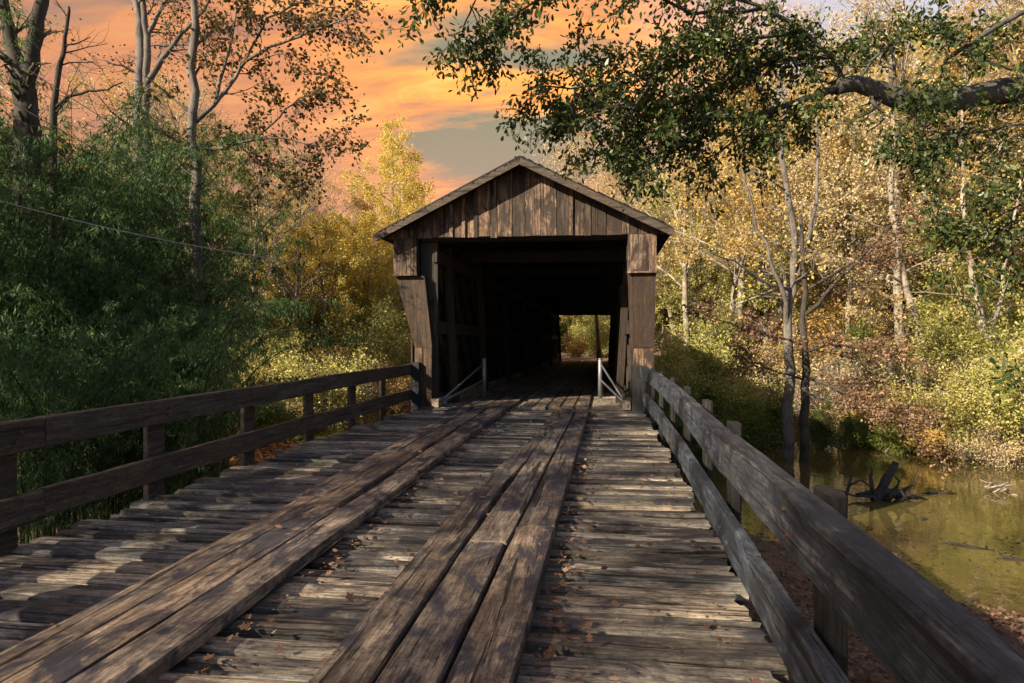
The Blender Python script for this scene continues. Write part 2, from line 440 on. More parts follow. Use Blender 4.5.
# gable boards
b = bmb(); x = BX[0]-.12; 
while x < BX[1]+.1:
    w = rng.choice([.27,.24,.29,.30,.14]); x1 = min(x+w, BX[1]+.14)
    zt0 = roofz(x)-.03; zt1 = roofz(x1)-.03; zb = EAVE-rng.uniform(-.012,.02)
    zm = roofz(CX)-.03
    yy = D0-.06+rng.uniform(-.012,.012)
    top = [(x, zt0)] + ([(CX, zm)] if x < CX < x1 else []) + [(x1, zt1)]
    g = .006
    pr = [(x+g, zb), (x1-g, zb+rng.uniform(-.01,.01))] + [(a if a==CX else (a-g if a==x1 else a+g), max(z, zb+.03)) for a, z in reversed(top)]
    m_ = len(pr)
    vs = [(a, yy, z) for a, z in pr] + [(a, yy+.03, z) for a, z in pr]
    fs = [tuple(range(m_)), tuple(range(2*m_-1, m_-1, -1))] + [(i, i+m_, (i+1)%m_+m_, (i+1)%m_) for i in range(m_)]
    b.add(vs, fs)
    if rng.random() < .55 and roofz(x1)-.1 > zb+.1:
        wb = .032; b.box(x1-wb, x1+wb, yy-.035, yy-.013, zb-.005, min(roofz(x1-wb), roofz(x1+wb))-.04)
    x = x1
b.build('gable_siding', M['gable'], bridge)
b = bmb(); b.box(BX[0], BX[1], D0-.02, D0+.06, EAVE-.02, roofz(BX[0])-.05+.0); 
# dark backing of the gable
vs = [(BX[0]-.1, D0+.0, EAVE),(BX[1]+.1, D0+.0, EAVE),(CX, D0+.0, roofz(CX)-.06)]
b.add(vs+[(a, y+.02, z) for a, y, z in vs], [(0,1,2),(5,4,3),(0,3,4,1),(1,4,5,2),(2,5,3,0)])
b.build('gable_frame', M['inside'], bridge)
# header beam and tie beams
b = bmb(); b.box(IX[0]-.25, IX[1]+.2, D0+.08, D0+.36, EAVE-.05, EAVE+.2); b.build('header_beam', M['inside'], bridge)
y = D0+3.2
while y < D1-.5:
    b = bmb(); b.box(IX[0]-.2, IX[1]+.2, y-.1, y+.1, fz(y)*.6+EAVE-.12, fz(y)*.6+EAVE+.12); b.build('tie_beam', M['inside'], bridge); y += 3.4
b = bmb(); b.box(IX[0]-.2, IX[1]+.2, D1-.25, D1, 2.93, 3.5); b.build('header_beam', M['inside'], bridge)
b = bmb()
vs = [(BX[0], D1-.02, 2.95),(BX[1], D1-.02, 2.95),(CX, D1-.02, 4.7)]
b.add(vs+[(a, y+.05, z) for a, y, z in vs], [(0,1,2),(5,4,3),(0,3,4,1),(1,4,5,2),(2,5,3,0)])
b.build('gable_siding', M['brown'], bridge)

# side walls (outer boards) and their timbers
for side, (xi, xo) in enumerate(((IX[0]-.32, BX[0]+.28), (IX[1]+.26, BX[1]-.05))):
    b = bmb(); y = D0+.12; s = -1 if side == 0 else 1
    while y < D1:
        w = rng.uniform(.26,.33); y1 = min(y+w, D1)
        j = rng.uniform(-.008,.008)
        xa = xo if side == 0 else xo-.03
        b.box(xa+j, xa+.03+j, y+.002, y1-.002, -1.0+rng.uniform(-.05,.05), (roofz(xo)-.02) if side == 0 else 2.3)  # right wall stops low: opening added to let light into the passage
        y = y1
    b.build('side_wall', M['brown'], bridge)
    # lattice truss
    b = bmb(); xt = (IX[0]-.12) if side == 0 else (IX[1]+.12)
    H = 3.3; step = 1.15; y = D0-1
    for (dxs, slope) in ((-.045, 1), (.045, -1)):
        y = D0+.2 - H
        while y < D1+H:
            ya, yb = y, y+H*.95
            za, zb = -.35, -.35+H+.3
            if slope < 0: za, zb = zb, za
            # clip to the bridge length
            t0 = max(0, (D0+.15-ya)/(yb-ya)); t1 = min(1, (D1-.15-ya)/(yb-ya))
            if t1 > t0+.05:
                b.beam((xt+dxs, ya+(yb-ya)*t0, za+(zb-za)*t0), (xt+dxs, ya+(yb-ya)*t1, za+(zb-za)*t1), .07, .24, up=(1,0,0) if False else (0,0,1))
            y += step
    b.build('lattice_truss', M['inside'], bridge)
    b = bmb()
    for zc in (.1, 1.55, 2.95):
        b.beam((xt+(-s)*.13*1, D0+.1, zc), (xt+(-s)*.13, D1-.1, zc+ZF*.7), .09, .26, rng=rng)
    b.build('truss_chord', M['inside'], bridge)
    # floor kerb timber
    b = bmb(); xk = IX[0]+.06 if side == 0 else IX[1]-.06
    b.beam((xk, D0-.1, .09), (xk, D1, .09+ZF), .14, .16, seg=12, jit=.004, rng=rng); b.build('kerb_timber', M['infloor'], bridge)
    # raking braces inside the passage
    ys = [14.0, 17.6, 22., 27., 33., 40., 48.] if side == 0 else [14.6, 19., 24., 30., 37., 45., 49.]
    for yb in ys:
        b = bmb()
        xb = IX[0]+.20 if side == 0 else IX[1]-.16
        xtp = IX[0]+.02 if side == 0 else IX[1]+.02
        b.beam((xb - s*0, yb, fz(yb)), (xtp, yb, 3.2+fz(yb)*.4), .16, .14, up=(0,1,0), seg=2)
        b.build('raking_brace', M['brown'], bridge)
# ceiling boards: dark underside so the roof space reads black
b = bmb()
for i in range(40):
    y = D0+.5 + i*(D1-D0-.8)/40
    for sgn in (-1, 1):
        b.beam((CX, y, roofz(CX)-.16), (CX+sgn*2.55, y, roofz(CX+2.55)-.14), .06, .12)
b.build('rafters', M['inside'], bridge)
# bridge floor: cross boards, with running boards above
b = bmb(); y = D0+.02
while y < D1:
    y1 = min(y+.24, D1)
    b.box(IX[0]-.1, IX[1]+.1, y+.006, y1-.006, fz(y)-.09, fz(y)+rng.uniform(-.008,.004)); y = y1
b.build('bridge_floor', M['infloor'], bridge)
lanes = [(-2.78,-2.50),(-2.49,-2.24),(-2.23,-1.98),(-1.97,-1.76),(-1.60,-1.36),(-1.35,-1.10),(-1.09,-.84),(-.83,-.58),(-.57,-.30)]
for li, (xa, xb) in enumerate(lanes):
    y = D0 - (.25 if li < 4 else -.05) + rng.uniform(-.3,.1)
    zt = .065 if li < 4 else .05
    while y < D1-.5:
        L_ = rng.uniform(4.2, 6.0); y1 = min(y+L_, D1)
        if D1-y1 < 1.5: y1 = D1
        b = bmb(); h = .055
        b.beam(((xa+xb)/2, y+.006, fz(y)+zt-h/2), ((xa+xb)/2, y1-.006, fz(y1)+zt-h/2), (xb-xa)-.012, h, seg=8, jit=.004, rng=rng)
        b.build('running_board', M['runner'] if y < D0+2 else M['infloor'], bridge)
        y = y1
# portal cheeks ------------------------------------------------
def prism_xz(b, poly, y0, y1):
    m_ = len(poly)
    vs = [(a, y0, z) for a, z in poly]+[(a, y1, z) for a, z in poly]
    b.add(vs, [tuple(range(m_)), tuple(range(2*m_-1, m_-1, -1))]+[(i, i+m_, (i+1)%m_+m_, (i+1)%m_) for i in range(m_)])
def boards_xz(b, xs, zlo, zhi, y0, y1):
    for xa, xb in zip(xs[:-1], xs[1:]):
        prism_xz(b, [(xa+.003, zlo(xa)), (xb-.003, zlo(xb)), (xb-.003, zhi(xb)), (xa+.003, zhi(xa))], y0+rng.uniform(-.004,.004), y1)
# left
b = bmb(); boards_xz(b, [-4.06,-3.93,-3.66,-3.60], lambda x: 2.57, lambda x: EAVE-.01, D0-.10, D0+.5); pbox = b.build('portal_box', M['gable'], bridge)
b = bmb(); b.box(-4.08,-3.58,D0-.13,D0-.08,2.545,2.575); sub(b, 'portal_trim', M['gable'], pbox)
b = bmb()
for xa0, xb0, xa1, xb1 in ((-4.04,-3.78,-3.66,-3.50),(-3.78,-3.46,-3.50,-3.31)):
    prism_xz(b, [(xa1+.002,1.16),(xb1-.002,1.16+rng.uniform(-.01,.01)),(xb0-.002,2.545),(xa0+.002,2.545)], D0-.03+rng.uniform(-.004,.004), D0+.1)
b.build('raking_board', M['brown'], bridge)
b = bmb(); boards_xz(b, [-3.66,-3.51,-3.32], lambda x: -.35, lambda x: 1.155, D0-.03, D0+.16); b.build('portal_post', M['gable'], bridge)
b = bmb(); boards_xz(b, [-3.58,-3.44,-3.33,-3.24], lambda x: .02, lambda x: EAVE-.06, D0+.14, D0+.24); b.build('jamb_boards', M['inside'], bridge)
# right
b = bmb(); boards_xz(b, [.42,.80,.94], lambda x: 2.57, lambda x: EAVE-.01, D0-.10, D0+.5); pbox = b.build('portal_box', M['gable'], bridge)
b = bmb(); b.box(.40,.96,D0-.13,D0-.08,2.545,2.575); sub(b, 'portal_trim', M['gable'], pbox)
b = bmb(); prism_xz(b, [(.47,1.16),(.52,1.16),(.51,2.545),(.42,2.545)], D0-.035, D0+.1)
prism_xz(b, [(.525,1.16),(.90,1.17),(.935,2.545),(.515,2.545)], D0-.045, D0+.1)
b.build('raking_board', M['brown'], bridge)
b = bmb(); boards_xz(b, [.53,.72,.90], lambda x: -.35, lambda x: 1.155, D0-.03, D0+.16); b.build('portal_post', M['gable'], bridge)
# bearing and piers
for yp in (D0+.6, 25.5, 40., D1-.6):
    b = bmb()
    for i in range(6):
        for j in range(7):
            x0 = -3.9+j*.72+(.3 if i%2 else 0); zt = -.75-i*.62 if yp in (25.5,40.) else -.75-i*.5
            b.box(x0, x0+.70, yp-.6+rng.uniform(-.03,.03), yp+.6+rng.uniform(-.03,.03), zt-.6 if yp in (25.5,40.) else zt-.48, zt)
    b.build('stone_pier', M['stone'], bridge)
for xg in (-3.6, .6):
    b = bmb(); b.box(xg-.15, xg+.15, D0+.1, D1-.1, -.74, -.40); b.build('floor_girder', M['inside'], bridge)

# ------------------------------------------------------------ approach deck
deck = empty('approach_deck', (-1.5, 6, 0), 'approach deck of weathered cross planks leading to the covered bridge', 'deck')
dorg = deck.location
b = MB(dorg); y = -1.6; rng = random.Random(11)
def edgeL(y): return -3.86 + .30*smooth(8, 12.8, y)
def edgeR(y): return .70 + .04*math.sin(y*.3)
i = 0
while y < D0-.02:
    w = rng.choice([.19,.21,.23,.16,.13,.22,.10]); y1 = min(y+w, D0-.0)
    gap = rng.choice([.016,.022,.03,.036,.046])
    zt = rng.uniform(-.028,.010)
    xl = edgeL(y)+rng.uniform(-.10,.06); xr = edgeR(y)+rng.uniform(-.05,.06)
    th = .085; skew = rng.uniform(-.006,.006)
    nseg = 26
    # eroded plank with sunken, ragged edges
    prof_n = 9
    vs = []; fs = []
    W = (y1-y)-gap
    for s in range(nseg+1):
        t = s/nseg; x = xl+(xr-xl)*t
        wave = mnoise.noise(Vector((x*.7, y*3, 1.)))*.006
        for k in range(prof_n):
            a = [0.0,.0,.05,.18,.5,.82,.95,1.,1.][k]
            zz = [-th,-.030,-.009,-.001,0.001,-.001,-.009,-.030,-th][k]
            jy = mnoise.noise(Vector((x*4.+k*1.7, y*9, k*.9)))*(.010 if k in (1,2,6,7) else .002)
            jz = mnoise.noise(Vector((x*5.+k*2.7, y*7, 5+k)))*(.006 if 0<k<8 else 0)
            ex = rng.uniform(-.02,.02) if s in (0,nseg) else 0
            vs.append((x+ex, y+gap/2+W*a+jy+skew*(t-.5)*2, zt+zz+jz+wave))
    for s in range(nseg):
        for k in range(prof_n-1):
            a = s*prof_n+k; fs.append((a+prof_n, a+prof_n+1, a+1, a))
        a = s*prof_n; fs.append((a, a+prof_n-1, a+2*prof_n-1, a+prof_n))
    fs.append(tuple(range(prof_n))); fs.append(tuple(nseg*prof_n+k for k in range(prof_n-1,-1,-1)))
    b.add(vs, fs); y = y1; i += 1
b.build('deck_planks', M['deck'], deck)
for xs in (-3.3, -2.2, -1.1, .3):
    b = MB(dorg); b.box(xs-.09, xs+.09, -1.6, D0-.1, -.42, -.105); b.build('stringer', M['inside'], deck)
for yy in (-.6, 4.0, 8.6):
    b = MB(dorg); b.box(-3.7, .55, yy-.12, yy+.12, -.66, -.425); b.build('bent_cap', M['inside'], deck)
    for xs in (-3.3, -1.5, .3):
        b = MB(dorg); b.tube([Vector((xs,yy,-3.2)),Vector((xs,yy,-.66))],[.14,.13],10); b.build('bent_post', M['post'], deck, True)
# running boards on the deck
def runner(xa0, xb0, xa1, xb1, y0, y1, zt=.075, h=.07):
    b = MB(dorg); n = 22; vs = []; fs = []
    pf = [(0,-h),(0,-.014),(.03,0),(.3,.002),(.7,.002),(.97,0),(1,-.014),(1,-h)]
    for s in range(n+1):
        t = s/n; y = y0+(y1-y0)*t; xa = xa0+(xa1-xa0)*t; xb = xb0+(xb1-xb0)*t
        for k, (a, dz) in enumerate(pf):
            jx = mnoise.noise(Vector((k*3.1+xa0*7, y*3.1, 2.)))*(.010 if a in (0,1,.03,.97) else .003)
            jz = mnoise.noise(Vector((k*1.3+xa0*5, y*2.2, 9.)))*.005
            ey = mnoise.noise(Vector((k*2.3+xa0*5, y, 19.)))*.04 if s in (0,n) else 0
            vs.append((xa+(xb-xa)*a+jx, y+ey, zt+dz+(jz if dz > -h else 0)))
    m_ = len(pf)
    for s in range(n):
        for k in range(m_-1):
            a = s*m_+k; fs.append((a, a+1, a+1+m_, a+m_))
        a = s*m_; fs.append((a+m_-1, a, a+m_, a+2*m_-1))
    fs.append(tuple(range(m_-1,-1,-1))); fs.append(tuple(n*m_+k for k in range(m_)))
    b.add(vs, fs); b.build('running_board', M['runner'], deck)
RB = [
 (-2.58,-2.345,-2.47,-2.25,-1.4,5.35,.068),(-2.56,-2.32,-2.60,-2.40,5.38,9.3,.06),(-2.60,-2.40,-2.62,-2.42,9.33,12.55,.06),
 (-2.335,-2.085,-2.24,-2.01,-1.4,5.0,.078),(-2.31,-2.08,-2.38,-2.13,5.03,9.9,.07),(-2.38,-2.12,-2.38,-2.14,9.93,12.6,.066),
 (-2.07,-1.83,-1.99,-1.76,-1.4,6.35,.078),(-2.03,-1.80,-2.10,-1.78,6.38,12.6,.074),
 (-1.13,-.89,-1.14,-.90,-1.4,5.9,.07),(-1.13,-.90,-.93,-.74,5.95,8.9,.066),
 (-.88,-.63,-.87,-.63,-1.4,4.3,.074),(-.87,-.62,-.72,-.52,4.33,12.3,.072),
 (-.615,-.37,-.60,-.34,-1.4,4.7,.078),(-.595,-.34,-.50,-.28,4.73,12.3,.076),
 (-.93,-.745,-.90,-.73,8.95,12.3,.06),
]
for (a,b0,c,d,y0,y1,zt) in RB: runner(a,b0,c,d,y0,y1,zt)
# ------------------------------------------------------------ railings
rng = random.Random(21)
rl = empty('timber_railing', (-3.9, 6, 0), 'dark brown two-board timber railing along the left edge of the deck', 'railing')
rr = empty('timber_railing', (.8, 6, 0), 'grey weathered two-board timber railing along the right edge above the creek', 'railing')
def rail(parent, name, pts, w, zlo, zhi, mat):
    """pts: list of (x,y) centre points, boards butt at each point"""
    for (x0,y0), (x1,y1) in zip(pts[:-1], pts[1:]):
        b = MB(parent.location)
        dz0 = rng.uniform(-.012,.012); dz1 = rng.uniform(-.012,.012)
        zc = (zlo+zhi)/2
        b.beam((x0,y0+.004,zc+dz0),(x1,y1-.004,zc+dz1), w, zhi-zlo, seg=16, jit=.0035, rng=rng, bev=.007)
        b.build(name, mat, parent)
rail(rl, 'top_rail', [(-3.80,-1.2),(-3.80,4.15),(-3.79,8.75),(-3.72,13.0)], .09, .635, .84, M['rail_left'])
rail(rl, 'lower_rail', [(-3.79,-1.2),(-3.79,4.15),(-3.78,8.75),(-3.72,13.0)], .06, .16, .36, M['rail_left'])
for i, y in enumerate([-.65,.87,2.40,3.93,5.46,7.03,8.58,10.14,11.6]):
    b = MB(rl.location); xx = -3.888
    b.beam((xx,y,-.9),(xx,y,.82),.055,.22,up=(0,1,0),seg=6,jit=.004,rng=rng); po = b.build('post', M['rail_left'], rl)
    for zb in (.71, .77, .26):
        b = MB(rl.location); xb = -3.752 if zb > .5 else -3.755
        b.tube([Vector((xb,y+(zb-.74)*.6,zb)), Vector((xb+.014,y+(zb-.74)*.6,zb))],[.014,.011],7); sub(b, 'bolt', M['bolt'], po)
b = MB(rl.location); b.beam((-3.62,12.82,-.6),(-3.62,12.82,.87),.16,.13,up=(0,1,0),seg=4,jit=.003,rng=rng); b.build('post', M['blackpost'], rl)
RT_TOP = [(.685,-1.2),(.690,3.95),(.77,7.6),(.76,10.2),(.68,12.8)]; RT_LOW = [(.690,-1.2),(.695,3.3),(.735,6.5),(.75,9.3),(.69,12.75)]
rail(rr, 'top_rail', [(.685,-1.2),(.690,3.95),(.77,7.6),(.76,10.2),(.68,12.8)], .105, .635, .84, M['rail_right'])
rail(rr, 'lower_rail', [(.690,-1.2),(.695,3.3),(.735,6.5),(.75,9.3),(.69,12.75)], .062, .17, .37, M['rail_right'])
for y, xx in zip([-2.,-.55,.95,2.52,4.42,5.9,7.4,8.95,10.5,11.7],[.79,.79,.79,.79,.81,.86,.87,.87,.85,.81]):
    b = MB(rr.location)
    b.beam((xx-.005,y,-.95),(xx-.005,y,.85),.06,.20,up=(0,1,0),seg=6,jit=.004,rng=rng,bev=.012); po = b.build('post', M['post'], rr)
    for zb in (.70, .78, .27):
        def rx(P): 
            for (x0,y0),(x1,y1) in zip(P[:-1],P[1:]):
                if y0 <= y <= y1: return x0+(x1-x0)*(y-y0)/(y1-y0)
            return P[0][0]
        xb = (rx(RT_TOP)-.050) if zb > .5 else (rx(RT_LOW)-.029)
        b = MB(rr.location); yo = y+(zb-.74)*.6
        b.tube([Vector((xb,yo,zb)), Vector((xb-.012,yo,zb))],[.013,.010],7); sub(b, 'bolt', M['bolt'], po)
b = MB(rr.location); b.beam((.62,12.72,-.6),(.62,12.72,.84),.24,.14,up=(0,1,0),seg=4,jit=.003,rng=rng); b.build('post', M['blackpost'], rr)

# ------------------------------------------------------------ pipe barriers
def barrier(post, anchor, label):
    e = empty('pipe_barrier', (post[0], post[1], 0), label, 'barrier', 'pipe barriers in the bridge mouth')
    P0 = Vector((post[0], post[1], 0.01)); P1 = Vector((post[0], post[1], .86))
    b = MB(e.location); b.tube([P0, P1, P1+Vector((0,0,.012))], [.048,.048,.03], 14); up_ = b.build('upright', M['galv'], e, True)
    b = MB(e.location); b.tube([P1, P1+Vector((0,0,.03))], [.053,.045], 14); sub(b, 'cap', M['galv'], up_, True)
    A = Vector((anchor[0], anchor[1], .09))
    for h in (.78, .42):
        b = MB(e.location); b.tube([Vector((post[0],post[1],h)), A+Vector((0,0,(h-.42)*.12))], [.022,.022], 10); b.build('bar', M['galv'], e, True)
    b = MB(e.location); b.box(A.x-.07, A.x+.07, A.y-.06, A.y+.06, .02, .10); b.build('foot_plate', M['galv'], e)
barrier((-2.62,14.7), (-3.18,13.25), 'galvanised pipe barrier with slanting bars inside left of the bridge mouth')
barrier((-.10,15.1), (.36,13.6), 'galvanised pipe barrier with slanting bars inside right of the bridge mouth')

# ------------------------------------------------------------ trees
def wander(rg, p, d, L, n, jit, up):
    pts = [p.copy()]; d = d.normalized(); st = L/n
    for i in range(n):
        d = (d + Vector((rg.gauss(0,jit), rg.gauss(0,jit), rg.gauss(0,jit)+up))).normalized()
        pts.append(pts[-1] + d*st)
    return pts
def along(pts, f):
    k = f*(len(pts)-1); i = min(int(k), len(pts)-2); a = pts[i]; b_ = pts[i+1]
    return a.lerp(b_, k-i), (b_-a).normalized()
def side_dir(rg, d, ang):
    r = Vector((rg.gauss(0,1), rg.gauss(0,1), rg.gauss(0,1)))
    e = (r - d*r.dot(d)).normalized()
    return (d*math.cos(ang) + e*math.sin(ang)).normalized()
def branch(tb, tips, rg, p, d, L, r, lvl, S):
    n = (7,5,4,3,2)[lvl]
    pts = wander(rg, p, d, L, n, S['jit'][lvl], S['up'][lvl])
    k = len(pts)-1; re = .30 if lvl < S['max'] else .35
    tb.tube(pts, [r*(1-(1-re)*i/k) for i in range(k+1)], (9,6,4,3,3)[lvl], cap=lvl < 2)
    sprout(tb, tips, rg, pts, L, r, lvl, S)
def sprout(tb, tips, rg, pts, L, r, lvl, S):
    if lvl >= S['max']:
        tips.append(pts); return
    m_ = S['n'][lvl]
    for q in range(m_):
        f = S['start'][lvl] + (1-S['start'][lvl])*((q+rg.random())/m_)
        pp, dd = along(pts, min(f,.999))
        ang = R(S['ang'][lvl]*rg.uniform(.7,1.3))
        nd_ = side_dir(rg, dd, ang)
        if S.get('flat') and lvl >= 1: nd_.z *= S['flat']; nd_.normalize()
        ll = L*S['ratio'][lvl]*rg.uniform(.6,1.15)*(1-S.get('taper',.55)*(f-S['start'][lvl])/(1-S['start'][lvl]+1e-6) if lvl == 0 else 1)
        branch(tb, tips, rg, pp, nd_, ll, max(r*(1-.6*f)*S['rr'][lvl], .006), lvl+1, S)
    if lvl+1 <= S['max']:
        tips.append(pts[-2:])
def leaf_mesh(name, tips, per, spread, L, W, shape, seed, droop=.3, keep=1.0, flat=.0):
    rs = np.random.RandomState(seed)
    C = []; D = []
    for pts in tips:
        if rs.rand() > keep: continue
        a = np.array([tuple(p) for p in pts]); k = len(a)-1
        n = max(1, int(per*rs.uniform(.5,1.5)))
        f = rs.uniform(.1,1.05,n)*k; i = np.minimum(f.astype(int), k-1)
        c = a[i] + (a[i+1]-a[i])*(f-i)[:,None]
        d = (a[-1]-a[0]); d = d/(np.linalg.norm(d)+1e-6)
        C.append(c + rs.normal(0,spread,(n,3))); D.append(np.repeat(d[None], n, 0))
    if not C:
        C = [np.zeros((1,3))]; D = [np.ones((1,3))]
    C = np.vstack(C); D = np.vstack(D); n = len(C)
    D = D*.7 + rs.normal(0,.8,(n,3)); D[:,2] -= droop
    N = rs.normal(0,1,(n,3)); N[:,2] += .6 + flat*3
    s = rs.uniform(.6,1.25,n)
    return leaves(name, C, D, N, L*s, W*s, shape)
def tree_from(name, loc, S, bark, leaf, seed, label, cat='tree', group=None, trunk_pts=None, flip=None):
    rg = random.Random(seed)
    e = empty(name, loc, label, cat, group)
    tb = MB(); tips = []
    H = S['h']
    pts = wander(rg, Vector((0,0,-.4)), Vector((rg.gauss(0,.05), rg.gauss(0,.05), 1)), H, 8, S['jit'][0], .12)
    rad = [S['r']*(1-.85*(i/8)**.9) for i in range(9)]; rad[0] *= 1.5
    tb.tube(pts, rad, 10)
    sprout(tb, tips, rg, pts, H, S['r'], 0, S)
    tb.build('trunk', bark, e, True)
    if S['per'] > 0:
        link('crown', leaf_mesh('crown', tips, S['per'], S['spread'], S['L'], S['W'], S.get('shape','diamond'), seed, S.get('droop',.3), S.get('keep',1.)), leaf, e)
    return e
base = dict(max=3, n=(20,7,6,0), start=(.28,.2,.15,0), ang=(52,45,42,40), ratio=(.42,.45,.42,.4), rr=(.42,.5,.5,.5), jit=(.05,.14,.18,.2), up=(.04,.05,.03,0), per=16, spread=.16, L=.17, W=.12, h=17, r=.24)
def SP(**k):
    d = dict(base); d.update(k); return d

protos = {}
def proto(key, *args, **kw):
    protos[key] = (tree_from(*args, **kw), False)
# prototypes (each is itself placed in the scene the first time it is used)
SPECS = {
 'yellow': ('yellow_tree', SP(h=16, r=.18, per=26, keep=.85, L=.15, W=.10), M['bark_pale'], M['lf_yellow']),
 'yellow2': ('yellow_tree', SP(h=13, per=16, ang=(60,50,45,40)), M['bark_grey'], M['lf_yellow']),
 'gold': ('golden_tree', SP(h=17, r=.17, per=17, keep=.8, n=(26,10,7,0), L=.14, W=.10), M['bark_pale'], M['lf_gold']),
 'tan': ('tan_tree', SP(h=18, r=.17, per=13, keep=.62, n=(28,10,8,0), L=.12, W=.08), M['bark_pale'], M['lf_tan']),
 'tan2': ('tan_tree', SP(h=15, r=.15, per=15, keep=.62, n=(26,10,8,0), ang=(68,50,45,40), L=.12, W=.08), M['bark_pale'], M['lf_tan']),
 'bare': ('bare_tree', SP(h=19, per=1.6, keep=.4, n=(24,8,8,0), r=.26, up=(.04,.10,.08,0), ang=(42,40,38,40)), M['bark_pale'], M['lf_tan']),
 'lime': ('green_yellow_tree', SP(h=12, per=22, keep=.9, start=(.14,.2,.1,0)), M['bark_grey'], M['lf_lime']),
 'green': ('green_tree', SP(h=13, per=18, start=(.15,.2,.1,0)), M['bark_dark'], M['lf_bush']),
}
seedc = {k: 100+i for i, k in enumerate(SPECS)}
KINDTXT = {'yellow':'tall yellow-leaved autumn tree','yellow2':'spreading yellow autumn tree','gold':'thin golden autumn tree','tan':'tall pale tree with sparse tan leaves',
 'tan2':'wide-branched tree with sparse tan leaves','bare':'nearly bare pale twiggy tree','lime':'yellow-green leafy tree','green':'dense green leafy tree'}
def place(kind, x, y, rz, sc, where, label=None):
    nm, S, bk, lf = SPECS[kind]
    txt = label or (KINDTXT[kind] + ' ' + where)
    grp = None if label else (KINDTXT[kind] + 's ' + where)
    if kind not in protos:
        e = tree_from(nm, (0,0,0), S, bk, lf, seedc[kind], txt, 'tree', grp); protos[kind] = e
    else:
        e = copy_tree(protos[kind])
        if 'group' in e: del e['group']
        e['label'] = txt
        if grp: e['group'] = grp
    e.location = (x, y, ground_z(x, y)); e.rotation_euler = (0,0,rz); e.scale = (sc,sc,sc*random.uniform(.95,1.05))
    return e
random.seed(77)
# wood on the right bank
W1 = 'on the hillside right of the bridge'
RT = [(600+0,52,'tan'),(690,44,'bare'),(705,50,'lime'),(800,40,'lime'),(870,42,'yellow'),(940,42,'lime'),(1000,46,'yellow'),(722,38,'gold'),(745,50,'tan'),(768,42,'yellow'),(835,46,'lime'),(850,36,'tan2'),(880,44,'yellow'),(905,35,'bare'),(850,48,'bare'),(955,40,'bare'),(1015,38,'lime'),(735,42,'bare'),(925,48,'yellow'),
      (945,36,'lime'),(965,43,'tan'),(985,34,'gold'),(1010,40,'gold'),(1040,33,'tan'),(1075,38,'yellow'),(1110,33,'tan2'),(700,58,'yellow'),(735,64,'tan'),(780,60,'bare'),(820,57,'tan'),
      (860,62,'gold'),(900,58,'tan2'),(940,62,'tan'),(980,58,'bare'),(1020,56,'tan'),(1060,52,'gold'),(675,66,'bare'),(650,75,'gold'),(1150,42,'tan'),(720,80,'bare'),(790,82,'tan'),(860,84,'bare'),
      (930,82,'tan'),(1000,80,'bare'),(1070,74,'tan2'),(640,60,'bare'),(1200,36,'lime'),(1240,30,'tan'),(812,70,'yellow'),(760,72,'bare'),(895,72,'yellow'),(965,72,'tan'),(1035,68,'bare')]
for i, (px, t, k) in enumerate(RT):
    p = gpt(px, t)
    place(k, p.x, p.y, random.uniform(0,6.28), random.uniform(.9,1.2), W1)
W2 = 'in the wood left of the bridge'
LT = [(385,50,'yellow'),(330,44,'yellow2'),(290,48,'gold'),(355,58,'gold'),(255,42,'yellow2'),(418,60,'yellow'),(440,70,'bare'),(395,68,'tan'),(310,66,'bare'),(270,60,'tan'),(225,55,'gold'),
      (180,50,'tan'),(130,48,'gold'),(80,46,'yellow2'),(345,80,'bare'),(240,78,'bare'),(190,70,'tan'),(300,84,'tan'),(375,47,'yellow2'),(405,52,'yellow2'),(50,56,'tan'),(0,52,'gold'),(120,66,'bare'),(-60,50,'tan'),
      (348,46,'yellow2'),(270,46,'lime'),(110,34,'bare'),(180,36,'bare'),(235,38,'bare'),(285,42,'bare'),(60,30,'bare'),(330,56,'lime'),(300,52,'yellow')]
for i, (px, t, k) in enumerate(LT):
    p = gpt(px, t)
    sc = random.uniform(.72,.86) if px > 215 else random.uniform(.85,1.05)
    if i == 0: sc = .98
    place(k, p.x, p.y, random.uniform(0,6.28), sc, W2)
W3 = 'seen through the far end of the bridge'
for i, (x, y, k, sc) in enumerate([(-6,64,'gold',.7),(-2.5,70,'yellow2',.8),(.8,66,'gold',.6),(2.8,73,'yellow',.8),(-4,80,'tan',.9),(0,84,'lime',.9),(5,62,'lime',.7),(-9,74,'yellow',.8),(9,72,'green',.8),(3,90,'tan',1.),(-8,95,'tan',1.),(10,95,'tan',1.)]):
    place(k, x, y, i*1.3, sc, W3)
# far ring so that the wood closes the horizon all round
W4 = 'in the wood all round the clearing'
for i in range(26):
    a = R(-30 + i*360/26 + random.uniform(-4,4)); r = random.uniform(55,80)
    x, y = r*math.cos(a), 10+r*math.sin(a)
    if 0 < math.degrees(math.atan2(y, x)) < 150 and y > 15: continue
    # leave the side the sun comes from open
    sd = math.degrees(math.atan2(y, x)) % 360
    if 170 < sd < 265: continue
    place(random.choice(['tan','gold','lime','yellow']), x, y, random.uniform(0,6), 1., W4)

